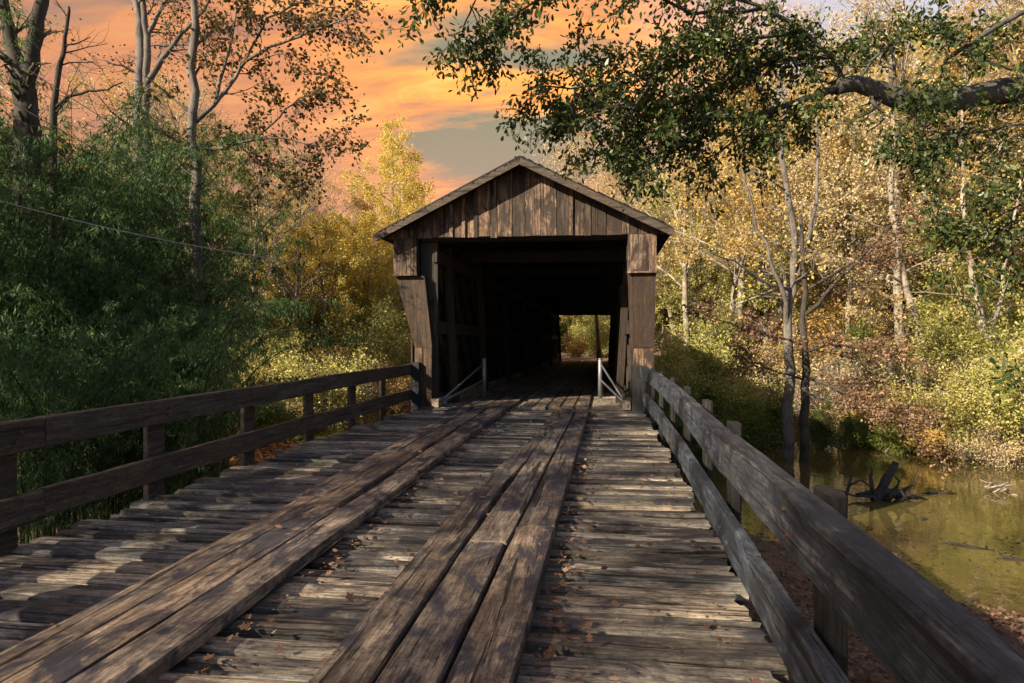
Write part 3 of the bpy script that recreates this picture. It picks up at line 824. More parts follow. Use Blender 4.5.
def far_wood(name, arcs, n, seed, mat, label):
    rs = np.random.RandomState(seed); rg = random.Random(seed); C = []
    for i in range(n):
        a0, a1, r0, r1, h0, h1 = rg.choice(arcs)
        a = R(rg.uniform(a0, a1)); r = rg.uniform(r0, r1); x, y = r*math.sin(a), r*math.cos(a)
        h = rg.uniform(h0, h1); g = ground_z(x, y); k = 260
        c = rs.normal(0, 1, (k, 3)); c /= np.linalg.norm(c, axis=1, keepdims=True); c *= rs.uniform(.3, 1, (k, 1))
        c[:,0] = c[:,0]*h*.25 + x; c[:,1] = c[:,1]*h*.25 + y; c[:,2] = g + h*.5 + c[:,2]*h*.5
        C.append(c)
    C = np.vstack(C); m_ = len(C); sz = rs.uniform(.5, 1.2, m_)
    o = link(name, leaves(name, C, rs.normal(0,1,(m_,3)), rs.normal(0,1,(m_,3)), .62*sz, .45*sz, 'diamond'), mat)
    tag(o, label, 'wood', kind='stuff')
far_wood('far_wood', [(-80,-3,85,120,8,13),(-30,30,100,130,8,12),(5,80,95,135,10,16)], 330, 1, M['lf_gold'], 'far-off golden wood closing the view behind the single trees')
far_wood('far_wood', [(-80,-3,85,120,6,11),(-30,30,95,130,6,10),(5,80,95,135,8,14)], 260, 2, M['lf_lime'], 'far-off yellow-green wood closing the view behind the single trees')
far_wood('far_undergrowth', [(-12,12,78,92,2,5),(-75,-14,62,80,1.5,4),(8,60,60,85,2,4)], 260, 3, M['lf_bush'], 'low green undergrowth along the foot of the far wood')

# ------------------------------------------------------------ hand-shaped trees near by
def hero(name, loc, label, bark, leaf, limbs, S, seed, per, spread, L, W, shape='oval', droop=.3, keep=1., cat='tree', extra_leaf=None):
    """limbs: (points, r0, r1, lvl or None, n override)"""
    rg = random.Random(seed); e = empty(name, loc, label, cat); o = Vector(loc)
    tb = MB(); tips = []
    for lb in limbs:
        pts, r0, r1, lvl = lb[:4]
        nn = lb[4] if len(lb) > 4 else None
        raw = [Vector(p)-o for p in pts]
        # densify with a slight wobble
        P = []
        for a, b_ in zip(raw[:-1], raw[1:]):
            for k in range(3):
                q = a.lerp(b_, k/3)
                if P: q += Vector((rg.gauss(0,1),rg.gauss(0,1),rg.gauss(0,1)))*(a-b_).length*.018
                P.append(q)
        P.append(raw[-1]); m_ = len(P)-1
        # limb surface a little knotty
        tb.tube(P, [(r0+(r1-r0)*i/m_)*rg.uniform(.93,1.08) for i in range(m_+1)], 10 if r0 > .08 else 6)
        if lvl is not None:
            S2 = dict(S)
            if nn:
                n_ = list(S['n']); n_[lvl] = nn; S2['n'] = tuple(n_)
            tot = sum((b_-a).length for a, b_ in zip(P[:-1], P[1:]))
            sprout(tb, tips, rg, P, S.get('len', {}).get(lvl, tot), max((r0+r1)/2, .012), lvl, S2)
    tb.build('trunk', bark, e, True)
    if per:
        link('crown', leaf_mesh('crown', tips, per, spread, L, W, shape, seed, droop, keep), leaf, e)
    return e, tips

# overhanging oak on the right, trunk outside the picture
S_o = SP(max=3, n=(10,9,6,0), start=(.1,.05,.15,0), ang=(55,50,45,40), ratio=(.4,.55,.5,.4), rr=(.5,.45,.5,.5), jit=(.1,.16,.2,.2), up=(0,-.02,-.03,-.02))
S_o['len'] = {1:1.0, 2:.6}
gz = ground_z(8.6, 7.6)
limbs = [
 ([(8.6,7.6,gz-.3),(8.5,7.7,0),(8.1,7.9,2.2),(7.5,8.0,3.6),at(1110,108,8.3)], .42, .20, None),
 ([at(1110,108,8.3),at(1060,95,8.1),at(1024,92,8.0),at(985,94,7.9),at(950,101,7.8),at(900,101,7.7),at(880,92,7.7),at(855,84,7.7),at(835,88,7.6)], .17, .085, 1, 2),
 ([at(838,88,7.6),at(815,96,7.6),at(780,108,7.5),at(740,118,7.5),at(700,118,7.4),at(660,122,7.4)], .045, .012, 1, 22),
 ([at(845,86,7.6),at(838,72,7.6),at(830,58,7.5),at(800,30,7.4),at(760,10,7.3),at(700,-8,7.2)], .032, .016, 1, 16),
 ([at(800,30,7.4),at(740,45,7.3),at(690,62,7.2),at(630,82,7.1),at(570,90,7.0),at(535,86,7.0)], .02, .007, 1, 24),
 ([at(740,118,7.5),at(700,95,7.6),at(650,112,7.6),at(600,108,7.6),at(560,112,7.6)], .016, .006, 1, 22),
 ([at(700,128,7.4),at(685,142,7.3),at(660,152,7.2),at(642,158,7.2)], .012, .005, 1, 11),
 ([at(780,108,7.5),at(745,132,7.7),at(725,148,7.8),at(708,158,7.8)], .016, .006, 1, 9),
 ([at(760,10,7.3),at(690,15,7.0),at(640,-10,6.8),at(560,-14,6.6),at(480,-8,6.5),at(430,-2,6.4)], .02, .008, 1, 26),
 ([at(560,-14,6.6),at(520,12,6.6),at(505,28,6.6),at(500,38,6.6)], .012, .006, 1, 5),
 ([at(480,-8,6.5),at(470,15,6.5),at(463,30,6.5),at(462,40,6.5)], .010, .005, 1, 5),
 ([at(700,-8,7.2),at(690,30,7.1),at(660,60,7.0),at(640,100,6.9),at(610,130,6.9)], .015, .006, 1, 20),
 ([at(830,58,7.5),at(780,60,7.6),at(730,80,7.7),at(690,110,7.7)], .025, .008, 1, 12),
 ([at(1100,-30,7.4),at(1050,0,7.4),at(1005,22,7.4),at(970,45,7.4),at(945,60,7.4),at(940,72,7.4)], .036, .014, 1, 7),
 ([at(1110,108,8.3),at(1100,40,8.0),at(1100,-30,7.4)], .12, .06, None),
 ([at(870,96,7.7),at(872,104,7.6),at(882,112,7.6),at(880,124,7.5),at(866,132,7.5)], .026, .008, None),
 ([at(895,98,7.7),at(893,70,7.8),at(892,50,7.8),at(880,30,7.8)], .022, .008, 1, 5),
 ([at(855,84,7.7),at(870,62,7.8),at(885,48,7.8),at(905,40,7.8)], .022, .008, 1, 4),
 ([at(1060,120,7.6),at(1010,128,7.5),at(960,135,7.4),at(925,132,7.4),at(900,128,7.4)], .013, .005, 1, 15),
 ([at(960,135,7.4),at(945,152,7.4),at(925,160,7.4)], .012, .006, 1, 6),
 ([at(1070,180,7.0),at(1040,195,7.0),at(1010,210,7.0),at(985,225,7.0),at(965,235,7.0)], .013, .005, 1, 16),
 ([at(1010,210,7.0),at(1010,235,7.0),at(985,250,7.0)], .012, .006, 1, 5),
 ([at(1070,60,7.6),at(1010,70,7.6),at(980,60,7.6),at(930,20,7.5)], .022, .008, 1, 7),
 ([at(1060,365,5.6),at(1035,378,5.6),at(1005,386,5.6)], .01, .004, 2, 6),
 ([at(1100,200,7.4),at(1080,280,6.4),at(1060,365,5.6)], .02, .01, None),
 ([at(1110,108,8.3),at(1100,150,7.8),at(1100,200,7.4),at(1070,180,7.0)], .05, .02, None),
 ([at(1110,108,8.3),at(1060,120,7.6)], .05, .02, None),
]
hero('oak_tree', (8.6,7.6,gz), 'oak with thick lichened limb and glossy green leaves overhanging from the right', M['bark_lichen'], M['lf_green'], limbs, S_o, 31, 17.0, .055, .068, .031, 'oval', .45, .96)

# twin trunks standing at the water right of the bridge
S_r = SP(max=3, n=(9,7,6,0), start=(.3,.15,.15,0), ang=(60,48,45,40), ratio=(.35,.5,.45,.4), up=(.02,.03,.02,0)); S_r['len'] = {1:3.2, 0:9}
g0 = gpt(789, 24.6, WATER-.3)
limbs = [
 ([g0, at(788,420,24.6), at(790,370,24.6), at(787,320,24.6), at(795,275,24.7), at(793,230,24.8), at(784,180,25), at(782,110,25.2), at(776,30,25.5)], .21, .06, 0, 9),
 ([at(789,330,24.6), at(783,290,24.3), at(770,262,24.1), at(752,210,23.8), at(742,168,23.5)], .09, .03, 1, 8),
 ([at(797,275,24.7), at(812,225,25), at(818,160,25.2), at(815,90,25.2)], .10, .03, 1, 8),
 ([at(790,290,24.6), at(770,285,24.2), at(735,262,23.6), at(700,250,23)], .06, .02, 1, 7),
]
hero('pale_creek_tree', g0, 'pale-barked tree, left one of twin trunks standing at the water', M['bark_grey'], M['lf_yellow'], limbs, S_r, 41, 3, .15, .13, .09, 'diamond', .3, .5)
S_b = SP(max=3, n=(9,9,7,0), start=(.2,.1,.1,0), ang=(70,45,42,40), ratio=(.35,.5,.5,.4), up=(0,0,0,0), jit=(.05,.1,.12,.15), flat=.25); S_b['len'] = {1:2.6, 0:7}
g1 = gpt(804, 24.2, WATER-.3)
limbs = [
 ([g1, at(805,420,24.2), at(807,370,24.2), at(803,320,24.2), at(806,280,24.2), at(800,215,24.3)], .18, .06, None),
 ([at(805,352,24.2), at(828,345,23.6), at(860,348,22.8), at(900,358,22)], .06, .015, 1, 14),
 ([at(806,376,24.2), at(840,390,23.2), at(880,410,22.3), at(925,438,21.6)], .06, .015, 1, 15),
 ([at(806,392,24.2), at(830,402,23.0), at(862,410,22.2), at(880,422,21.6)], .05, .012, 1, 12),
 ([at(804,345,24.2), at(780,338,23.4), at(745,330,22.6), at(700,312,21.8)], .05, .012, 1, 11),
 ([at(804,380,24.2), at(780,372,23.4), at(750,362,22.4), at(735,352,22)], .04, .012, 1, 8),
 ([at(805,315,24.2), at(838,280,23.6), at(872,245,23), at(905,212,22.6)], .08, .02, 1, 9),
 ([at(806,290,24.2), at(850,262,24.6), at(910,256,25), at(970,250,25.4), at(1020,240,25.6)], .06, .02, 1, 12),
]
hero('beech_tree', g1, 'brown-leaved beech, right one of twin trunks, its layered branches over the water', M['bark_dark'], M['lf_brown'], limbs, S_b, 43, 17, .10, .11, .07, 'diamond', .2, .9)
# second, sunlit tan tree behind with layered branches
g2 = gpt(925, 29); g2.z = ground_z(g2.x, g2.y)
limbs = [
 ([g2-Vector((0,0,.3)), at(920,340,29), at(905,280,29), at(893,215,29.2), at(890,120,29.5), at(884,30,30)], .2, .06, 0, 12),
 ([at(905,285,29), at(860,262,28.5), at(820,255,28)], .06, .015, 1, 12),
 ([at(900,260,29), at(950,235,28.6), at(1000,225,28)], .06, .015, 1, 12),
 ([at(895,235,29), at(850,215,28.6), at(810,205,28)], .05, .015, 1, 11),
]
hero('tan_beech_tree', g2, 'sunlit beech with peach-tan layered leaves behind the twin trunks', M['bark_pale'], M['lf_tan'], limbs, S_b, 47, 9, .1, .13, .09, 'diamond', .2, .8)
g3 = gpt(990, 27.5); g3.z = ground_z(g3.x, g3.y)
limbs = [
 ([g3-Vector((0,0,.3)), at(985,350,27.5), at(975,290,27.5), at(968,230,27.5), at(960,150,27.8), at(965,60,28)], .17, .05, 0, 10),
 ([at(985,350,27.5), at(1000,310,27.5), at(1008,250,27.8), at(1020,180,28)], .1, .04, 1, 9),
]
hero('pale_bank_tree', g3, 'pale forked tree rising from the bank at the right edge of the picture', M['bark_pale'], M['lf_gold'], limbs, S_r, 49, 4, .14, .13, .09, 'diamond', .3, .6)

# left side, above the bamboo
S_l = SP(max=3, n=(9,8,5,0), start=(.25,.15,.1,0), ang=(50,48,42,40), ratio=(.4,.5,.5,.4), up=(.02,.0,.0,0), jit=(.06,.16,.2,.2)); S_l['len'] = {0:6, 1:2.2, 2:.9}
def gb(px, t):
    p = gpt(px, t); p.z = ground_z(p.x, p.y)-.3; return p
limbs = [
 ([gb(34,15), at(30,200,15), at(28,130,15), at(26,95,15), at(25,70,15)], .34, .16, 2, 60),
 ([at(28,125,15), at(22,85,15), at(14,45,15), at(6,5,15), at(-6,-60,15)], .20, .09, 1, 5),
 ([at(28,125,15), at(28,85,15), at(34,50,15), at(44,5,15), at(52,-60,15)], .21, .10, 1, 5),
]
hero('forked_tree', gb(34,15), 'thick dark ivy-hung trunk forking in two at the top left corner', M['bark_dark'], M['lf_bush'], limbs, S_l, 51, 9, .1, .08, .055, 'diamond', .5, .55)
limbs = [
 ([gb(55,13), at(54,150,13), at(55,105,13), at(60,70,13), at(66,48,13), at(70,20,13), at(71,8,13)], .08, .02, 1, 4),
 ([at(55,110,13), at(68,98,13), at(90,92,13), at(108,90,13), at(124,83,13)], .035, .012, 1, 3),
 ([at(66,48,13), at(80,44,13), at(92,38,13)], .02, .008, 2, 3),
]
hero('bare_sapling', gb(55,13), 'small dark leafless tree with one long arm reaching right above the bamboo', M['bark_dark'], M['lf_olive'], limbs, S_l, 52, 1, .1, .07, .04, 'diamond', .3, .15)
limbs = [
 ([gb(142,20), at(140,180,20), at(139,120,20), at(142,60,20), at(143,35,20), at(138,0,20), at(128,-50,20)], .20, .08, 1, 9),
 ([at(146,180,20), at(148,90,20), at(148,40,20), at(144,0,20), at(146,-50,20)], .14, .06, 1, 6),
 ([at(147,85,20), at(165,60,20), at(182,35,20), at(200,18,20), at(215,-5,20)], .09, .03, 1, 9),
 ([at(147,40,20), at(158,18,20), at(168,0,20), at(178,-30,20)], .07, .03, 1, 7),
 ([at(150,46,20), at(175,46,20), at(200,46,20)], .04, .015, 1, 6),
]
hero('twin_stemmed_tree', gb(142,20), 'pale twin-stemmed tree with sparse rusty leaves above the bamboo', M['bark_grey'], M['lf_olive'], limbs, S_l, 53, 11, .14, .09, .06, 'diamond', .3, .8)
limbs = [
 ([gb(198,15), at(196,200,15), at(193,140,15), at(193,70,15), at(196,10,15), at(194,-50,15)], .13, .06, 1, 7),
 ([at(193,125,15), at(215,105,15), at(232,85,15), at(246,62,15), at(272,48,15), at(300,38,15), at(335,24,15), at(360,14,15)], .055, .012, 1, 15),
 ([at(246,62,15), at(268,20,15), at(300,5,15), at(340,8,15)], .03, .01, 1, 12),
 ([at(194,150,15), at(225,148,15), at(255,140,15), at(280,118,15), at(300,98,15), at(322,95,15)], .04, .01, 1, 12),
 ([at(255,140,15), at(285,138,15), at(310,145,15), at(325,140,15)], .022, .008, 1, 8),
 ([at(240,145,15), at(262,165,15), at(272,185,15), at(285,190,15)], .018, .007, 1, 4),
 ([at(215,105,15), at(225,70,15), at(235,35,15), at(240,-10,15)], .04, .015, 1, 9),
]
hero('dark_oak_tree', gb(198,15), 'slender oak with dark brown-green leaf clusters spread against the orange sky', M['bark_grey'], M['lf_olive'], limbs, S_l, 54, 17, .10, .10, .065, 'oval', .4, .85)

# ------------------------------------------------------------ bamboo
def bamboo(seed, H, n, R0, lean, name='bamboo_clump'):
    rg = random.Random(seed); rs = np.random.RandomState(seed)
    tb = MB(); C = []; Dr = []
    for i in range(n):
        a = rg.uniform(0, 6.283); r0 = R0*math.sqrt(rg.random())
        p0 = Vector((r0*math.cos(a), r0*math.sin(a), -.2))
        a2 = a + rg.gauss(0,.5); h = H*rg.uniform(.6,1.05); ln = lean*rg.uniform(.5,1.3)*(.4+.6*r0/R0)
        pts = []; m_ = 12
        for k in range(m_+1):
            f = k/m_
            s = f**2.3*ln*h*.55
            z = h*(f - .20*max(0,f-.55)**2*ln*4.5)
            pts.append(p0 + Vector((math.cos(a2)*s, math.sin(a2)*s, z)))
        tb.tube(pts, [.022*(1-.85*k/m_) for k in range(m_+1)], 5, cap=False)
        nb = int(56*h/6)
        for q in range(nb):
            f = .18+.82*rg.random()**.8
            pp, dd = along(pts, min(f,.999))
            az = rg.uniform(0, 6.283); L = rg.uniform(.35,.95)*(1.15-.5*f)
            d = Vector((math.cos(az), math.sin(az), rg.uniform(.1,.8))).normalized()
            bp = [pp]; dcur = d
            for s_ in range(4):
                dcur = (dcur+Vector((0,0,-.28))).normalized(); bp.append(bp[-1]+dcur*L/4)
            nl = 34
            ff = rs.uniform(.15,1,nl)*4; ii = np.minimum(ff.astype(int),3); arr = np.array([tuple(x) for x in bp])
            C.append(arr[ii]+(arr[ii+1]-arr[ii])*(ff-ii)[:,None]+rs.normal(0,.03,(nl,3)))
            Dr.append(np.repeat(np.array([tuple(dcur)]),nl,0))
    C = np.vstack(C); Dr = np.vstack(Dr); k = len(C)
    Dr = Dr*.8+rs.normal(0,.55,(k,3)); Dr[:,2] -= .35
    N = rs.normal(0,.7,(k,3)); N[:,2] += .9
    s = rs.uniform(.6,1.3,k)
    return tb.mesh('culms'), leaves('foliage', C, Dr, N, .105*s, .018*s, 'blade')
bamboos = []
for sd, H, n, R0, ln in ((1,7.2,40,1.3,.9),(2,5.2,34,1.4,1.3),(3,8.8,42,1.2,.7)):
    bamboos.append(bamboo(sd, H, n, R0, ln))
BP = [ # px, t, kind, scale, text
 (12,9.5,1,.85,'low drooping bamboo clump behind the railing at the left edge'),
 (118,10.5,1,1.05,'rounded plume-like bamboo clump behind the railing, brightest and most arching'),
 (-40,12,0,1.05,'tall bamboo clump at the left edge of the picture'),
 (30,13.5,0,1.15,'tall bamboo clump below the forked dark trunk'),
 (110,15,0,1.08,'tall bamboo clump beneath the pale twin-stemmed tree'),
 (128,13.2,1,.95,'middle-sized bamboo clump right of the plume-like one'),
 (80,17,2,1.18,'highest bamboo clump, sunlit on top, behind the others'),
 (165,19,2,.85,'bamboo clump with yellowish tips near the right end of the thicket'),
 (185,21,1,1.0,'low bamboo clump at the right end of the thicket'),
 (0,17.5,2,1.15,'tall bamboo clump behind the left edge one under the forked tree'),
 (60,10.8,1,.8,'small dark bamboo clump low between the two front clumps'),
 (168,11.8,1,.6,'small bamboo clump just over the top rail in front of the tall ones'),
 (205,16.5,1,.55,'small bamboo clump over the top rail near the right end of the thicket'),
 (165,22,2,1.2,'bamboo clump rising below the slender dark oak'),
]
for i, (px, t, k, sc, txt) in enumerate(BP):
    p = gpt(px, t)
    e = empty('bamboo_clump', (p.x, p.y, ground_z(p.x, p.y)), txt, 'bamboo', 'bamboo clumps left of the deck', rz=i*2.1)
    e.scale = (sc*(.86 if k == 1 else 1.), sc*(.86 if k == 1 else 1.), sc)
    link('culms', bamboos[k][0], M['culm'], e); fo_ = link('foliage', bamboos[k][1], M['lf_bamboo'], e)
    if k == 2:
        fo_.material_slots[0].link = 'OBJECT'; fo_.material_slots[0].material = M['lf_bamboo_lime']

# ------------------------------------------------------------ shrubs
def shrub_mesh(seed, H, Wd, n, per, L, W, shape='diamond', spread=.12):
    rg = random.Random(seed); tb = MB(); tips = []
    S = SP(max=2, n=(9,7,0), start=(.15,.15,0), ang=(42,45,0), ratio=(.5,.5,0), rr=(.6,.6,.5), jit=(.12,.18,.2), up=(.04,.0,-.02))
    for i in range(n):
        a = rg.uniform(0,6.283); tilt = rg.uniform(.05,.9)*Wd/H
        branch(tb, tips, rg, Vector((rg.gauss(0,.2*Wd/2), rg.gauss(0,.2*Wd/2), -.1)), Vector((math.cos(a)*tilt, math.sin(a)*tilt, 1)), H*rg.uniform(.55,1.), .03, 0, S)
    return tb.mesh('stems'), leaf_mesh('foliage', tips, per, spread, L, W, shape, seed, .2)
SH = {'lime': (shrub_mesh(1,3.2,3.2,11,20,.10,.06,'diamond',.17), M['lf_lime']), 'green': (shrub_mesh(2,2.2,2.6,10,20,.09,.05,'diamond',.14), M['lf_bush']),
      'fern': (shrub_mesh(3,1.4,2.0,12,14,.16,.03,'blade'), M['lf_bush']), 'rust': (shrub_mesh(4,1.6,2.2,9,9,.11,.07), M['lf_gold']),
      'twig': (shrub_mesh(6,2.6,3.4,16,2.5,.10,.05,'diamond',.12), M['lf_tan']), 'twigolive': (shrub_mesh(7,2.4,3.0,14,7,.09,.05,'diamond',.15), M['lf_gold']),
      'dry': (shrub_mesh(5,1.5,2.2,10,4,.11,.05), M['lf_tan'])}
SHP = [
 (955,25.5,'lime',1.0,'big bright yellow-green bush on the far bank at the right'),
 (1015,24.5,'lime',1.15,'tallest bright yellow-green bush at the right edge of the picture'),
 (985,27.5,'lime',1.3,'pale yellow-green bush behind the other bright bushes at the right'),
 (900,27,'twigolive',1.1,'thin golden twiggy bush left of the bright bushes on the far bank'),
 (1060,25,'lime',1.1,'yellow-green bush just beyond the right edge of the picture'),
 (690,30,'green',1.5,'round green bush beside the right portal post of the bridge'),
 (715,29,'lime',1.1,'sunlit yellow-green bush left of the twin trunks'),
 (740,27,'fern',1.5,'feathery green bush overhanging the water left of the twin trunks'),
 (765,29,'green',1.0,'dark green bush right behind the twin trunks'),
 (670,26,'green',1.1,'green bush beside the right end of the railing'),
 (705,24.8,'fern',1.2,'low feathery bush in the bridge shadow above the railing'),
 (833,27.5,'green',.8,'low green bush on the bank right of the twin trunks'),
 (862,28.5,'rust',1.1,'orange-brown bush on the bank behind the drooping beech branches'),
 (885,26.5,'fern',.9,'grassy green tuft at the foot of the far bank'),
 (920,25.6,'rust',.9,'rust-coloured low bush at the water line of the far bank'),
 (975,24,'dry',.9,'dry twiggy bush at the water line near the right edge'),
 (1020,23.3,'dry',1.0,'dry twiggy bush at the water line at the right edge'),
 (845,30,'twig',1.5,'loose pale twiggy bush on the slope above the drooping beech'),
 (780,34,'twigolive',1.7,'large golden twiggy bush on the slope behind the twin trunks'),
 (720,38,'green',1.9,'large green bush on the slope beyond the right side of the bridge'),
 (690,36,'lime',1.6,'yellow-green bush on the slope just right of the bridge'),
 (880,33,'green',1.5,'green bush on the slope above the orange-brown bush'),
 (870,31,'twig',1.3,'pale twiggy bush on the slope left of the golden one'),
 (925,28.5,'twig',1.2,'pale twiggy bush just behind the middle of the bright bushes'),
 (815,31,'twig',1.2,'pale twiggy bush between the twin trunks and the orange-brown bush'),
 (750,32,'twig',1.4,'pale twiggy bush left of the twin trunks up the slope'),
 (1000,26,'twig',1.2,'pale twiggy bush sticking out of the bright bushes at the right'),
 (930,33,'rust',1.7,'golden bush on the slope behind the bright bushes'),
 (285,27,'fern',1.0,'grassy bush beyond the left railing at the end of the bamboo'),
 (275,24,'green',.9,'dark green bush at the foot of the last bamboo clump'),
 (330,42,'rust',1.2,'golden bush under the yellow trees left of the bridge'),
 (262,30,'twigolive',1.3,'golden twiggy bush beyond the bamboo at its right end'),
 (292,33,'lime',1.4,'yellow-green bush beyond the left railing in front of the golden wood'),
 (315,38,'twigolive',2.0,'big golden twiggy bush left of the yellow trees'),
 (345,36,'twig',1.2,'pale twiggy bush beyond the left railing under the yellow trees'),
 (362,45,'lime',1.9,'large yellow-green bush under the yellow trees'),
 (385,40,'twigolive',1.2,'golden twiggy bush close to the left portal'),
 (300,47,'green',2.2,'large green bush under the golden wood left of the bridge'),
 (272,38,'green',1.8,'green bush right behind the end of the bamboo'),
 (335,54,'lime',2.6,'widest yellow-green bush deep in the wood left of the bridge'),
 (402,52,'lime',2.2,'yellow-green bush deep in the wood just left of the portal'),
 (240,44,'lime',2.2,'yellow-green bush behind the upper right end of the bamboo'),
 (392,44,'lime',1.0,'yellow-green bush under the yellow trees next to the left portal'),
 (1005,31,'lime',1.7,'large yellow-green bush up the slope at the right edge'),
 (960,37,'rust',2.2,'golden bush high on the slope near the right edge'),
 (1035,38,'lime',2.2,'yellow-green bush high on the slope at the right edge'),
 (850,38,'twigolive',2.0,'tall golden twiggy bush high on the slope right of the twin trunks'),
 (575,60,'rust',1.3,'golden bush seen through the far end of the bridge'),
 (596,63,'lime',1.3,'yellow-green bush seen through the far end of the bridge'),
]
for i, (px, t, k, sc, txt) in enumerate(SHP):
    p = gpt(px, t); (st, fo), mt = SH[k]
    e = empty('bush', (p.x, p.y, max(ground_z(p.x, p.y), WATER)), txt, 'bush', 'bushes on the banks', rz=i*1.7)
    e.scale = (sc, sc, sc)
    link('stems', st, M['bark_grey'], e); link('foliage', fo, mt, e)

# ------------------------------------------------------------ grass, litter, fallen leaves
def scatter(n, fn, seed, zoff=.02):
    rs = random.Random(seed); P = []
    k = 0
    while len(P) < n and k < n*30:
        k += 1; q = fn(rs)
        if q is None: continue
        x, y = q; P.append((x, y, ground_z(x, y)+zoff))
    return np.array(P)
def on_bank(rs):
    s = rs.uniform(0, 1); i = rs.choice([1,2,3,4,5]); a = RIV[i]; b_ = RIV[i+1]
    dx, dy = b_[0]-a[0], b_[1]-a[1]; L = math.hypot(dx, dy); nx, ny = dy/L, -dx/L
    w = HW - .1 + abs(rs.gauss(0, 1.8))
    x = a[0]+dx*s - nx*w*(-1); y = a[1]+dy*s - ny*w*(-1)
    x2 = a[0]+dx*s - nx*w; y2 = a[1]+dy*s - ny*w
    for (X, Y) in ((x, y), (x2, y2)):
        d, sd = river_dist(X, Y)
        if sd > 0 and d > HW-.15 and (X > 1.8): return X, Y
    return None
P = scatter(26000, on_bank, 3, 0.0); n = len(P); rs = np.random.RandomState(3)
D_ = rs.normal(0,.45,(n,3)); D_[:,2] = np.abs(D_[:,2])+.5; N_ = rs.normal(0,1,(n,3)); s = rs.uniform(.5,1.5,n)
o = link('bank_grass', leaves('bank_grass', P, D_, N_, .34*s, .03*s, 'blade'), M['grass'])
tag(o, 'dry tan and green grass along the far bank above the water', 'grass', kind='stuff')
def near_bank(rs):
    x = rs.uniform(.6, 12); y = rs.uniform(1.0, 26) if rs.random() < .5 else rs.uniform(1.0, 12)
    d, sd = river_dist(x, y)
    if sd > 0 or d < HW-.1: return None
    return x, y
def left_gr(rs):
    t = rs.uniform(12, 70); p = gpt(rs.uniform(230, 425), t)
    d, sd = river_dist(p.x, p.y)
    return (p.x, p.y) if d > HW else None
def far_gr(rs):
    p = gpt(rs.uniform(650, 1050), rs.uniform(24, 45)); d, sd = river_dist(p.x, p.y)
    return (p.x, p.y) if (d > HW and sd > 0) else None
for nm, fn, cnt, sd, sz, lb in (('leaf_litter', near_bank, 34000, 4, .085, 'brown fallen leaves covering the near bank below the right railing'),
                           ('leaf_litter', left_gr, 20000, 5, .20, 'orange fallen leaves on the ground beyond the left railing'),
                           ('leaf_litter', far_gr, 14000, 6, .14, 'tan fallen leaves on the far bank among the bushes')):
    P = scatter(cnt, fn, sd, .02); n = len(P); rs = np.random.RandomState(sd)
    D_ = rs.normal(0,1,(n,3)); D_[:,2] *= .25; N_ = rs.normal(0,.35,(n,3)); N_[:,2] += 1; s = rs.uniform(.6,1.3,n)
    P[:,2] += rs.uniform(0,.03,n)
    o = link(nm, leaves(nm, P, D_, N_, sz*s, sz*.6*s, 'lobed' if sd == 4 else 'diamond'), M['lf_litter'] if sd != 5 else M['lf_rust'])
    tag(o, lb, 'fallen leaves', kind='stuff')
rs_ = random.Random(31); P = []
while len(P) < 900:
    p = gpt(rs_.uniform(700,1100), rs_.uniform(11,28)); d, sd = river_dist(p.x, p.y)
    if d < HW-.1 and (rs_.random() < (d/HW)**3 or mnoise.noise(Vector((p.x*.5,p.y*.5,0))) > .25): P.append((p.x, p.y, WATER+.012))
P = np.array(P); n = len(P); rs = np.random.RandomState(31); D_ = rs.normal(0,1,(n,3)); D_[:,2] = 0; N_ = rs.normal(0,.08,(n,3)); N_[:,2] += 1; s = rs.uniform(.5,1.2,n)
o = link('floating_leaves', leaves('floating_leaves', P, D_, N_, .08*s, .055*s, 'oval'), M['lf_deck'])
tag(o, 'fallen leaves floating on the creek', 'fallen leaves', kind='stuff')
# leaves lying on the deck
rs = random.Random(8); P = []; SZ = []
def zdeck(x, y):
    for (a,b0,c,d,y0,y1,zt) in RB:
        if y0 <= y <= y1:
            t = (y-y0)/(y1-y0)
            if a+(c-a)*t <= x <= b0+(d-b0)*t: return zt+.006
    return .012
for i in range(2100):
    q = rs.random(); y = 1.2 + 11.3*rs.random()**1.25
    if q < .34: x = -.30 + abs(rs.gauss(0,.10))
    elif q < .56: x = -1.72 + abs(rs.gauss(0,.09))
    elif q < .62: x = -1.18 - abs(rs.gauss(0,.08))
    elif q < .74: x = .62 - abs(rs.gauss(0,.10))
    elif q < .90: x = rs.uniform(-.25,.65)
    else: x = rs.uniform(-3.6,-.3)
    if x < -3.6 or x > .68: continue
    if q >= .62 and rs.random() < .45: continue
    P.append((x, y, zdeck(x, y)+rs.uniform(0,.012))); SZ.append(.28+.8*rs.random()**2.2)
P = np.array(P); n = len(P); rs = np.random.RandomState(8); s = np.array(SZ)
D_ = rs.normal(0,1,(n,3)); D_[:,2] *= .2; N_ = rs.normal(0,.35,(n,3)); N_[:,2] += 1
o = link('fallen_leaves', leaves('fallen_leaves', P, D_, N_, .062*s, .048*s, 'lobed'), M['lf_deck'])
tag(o, 'curled brown and pink fallen leaves scattered on the deck planks', 'fallen leaves', kind='stuff')

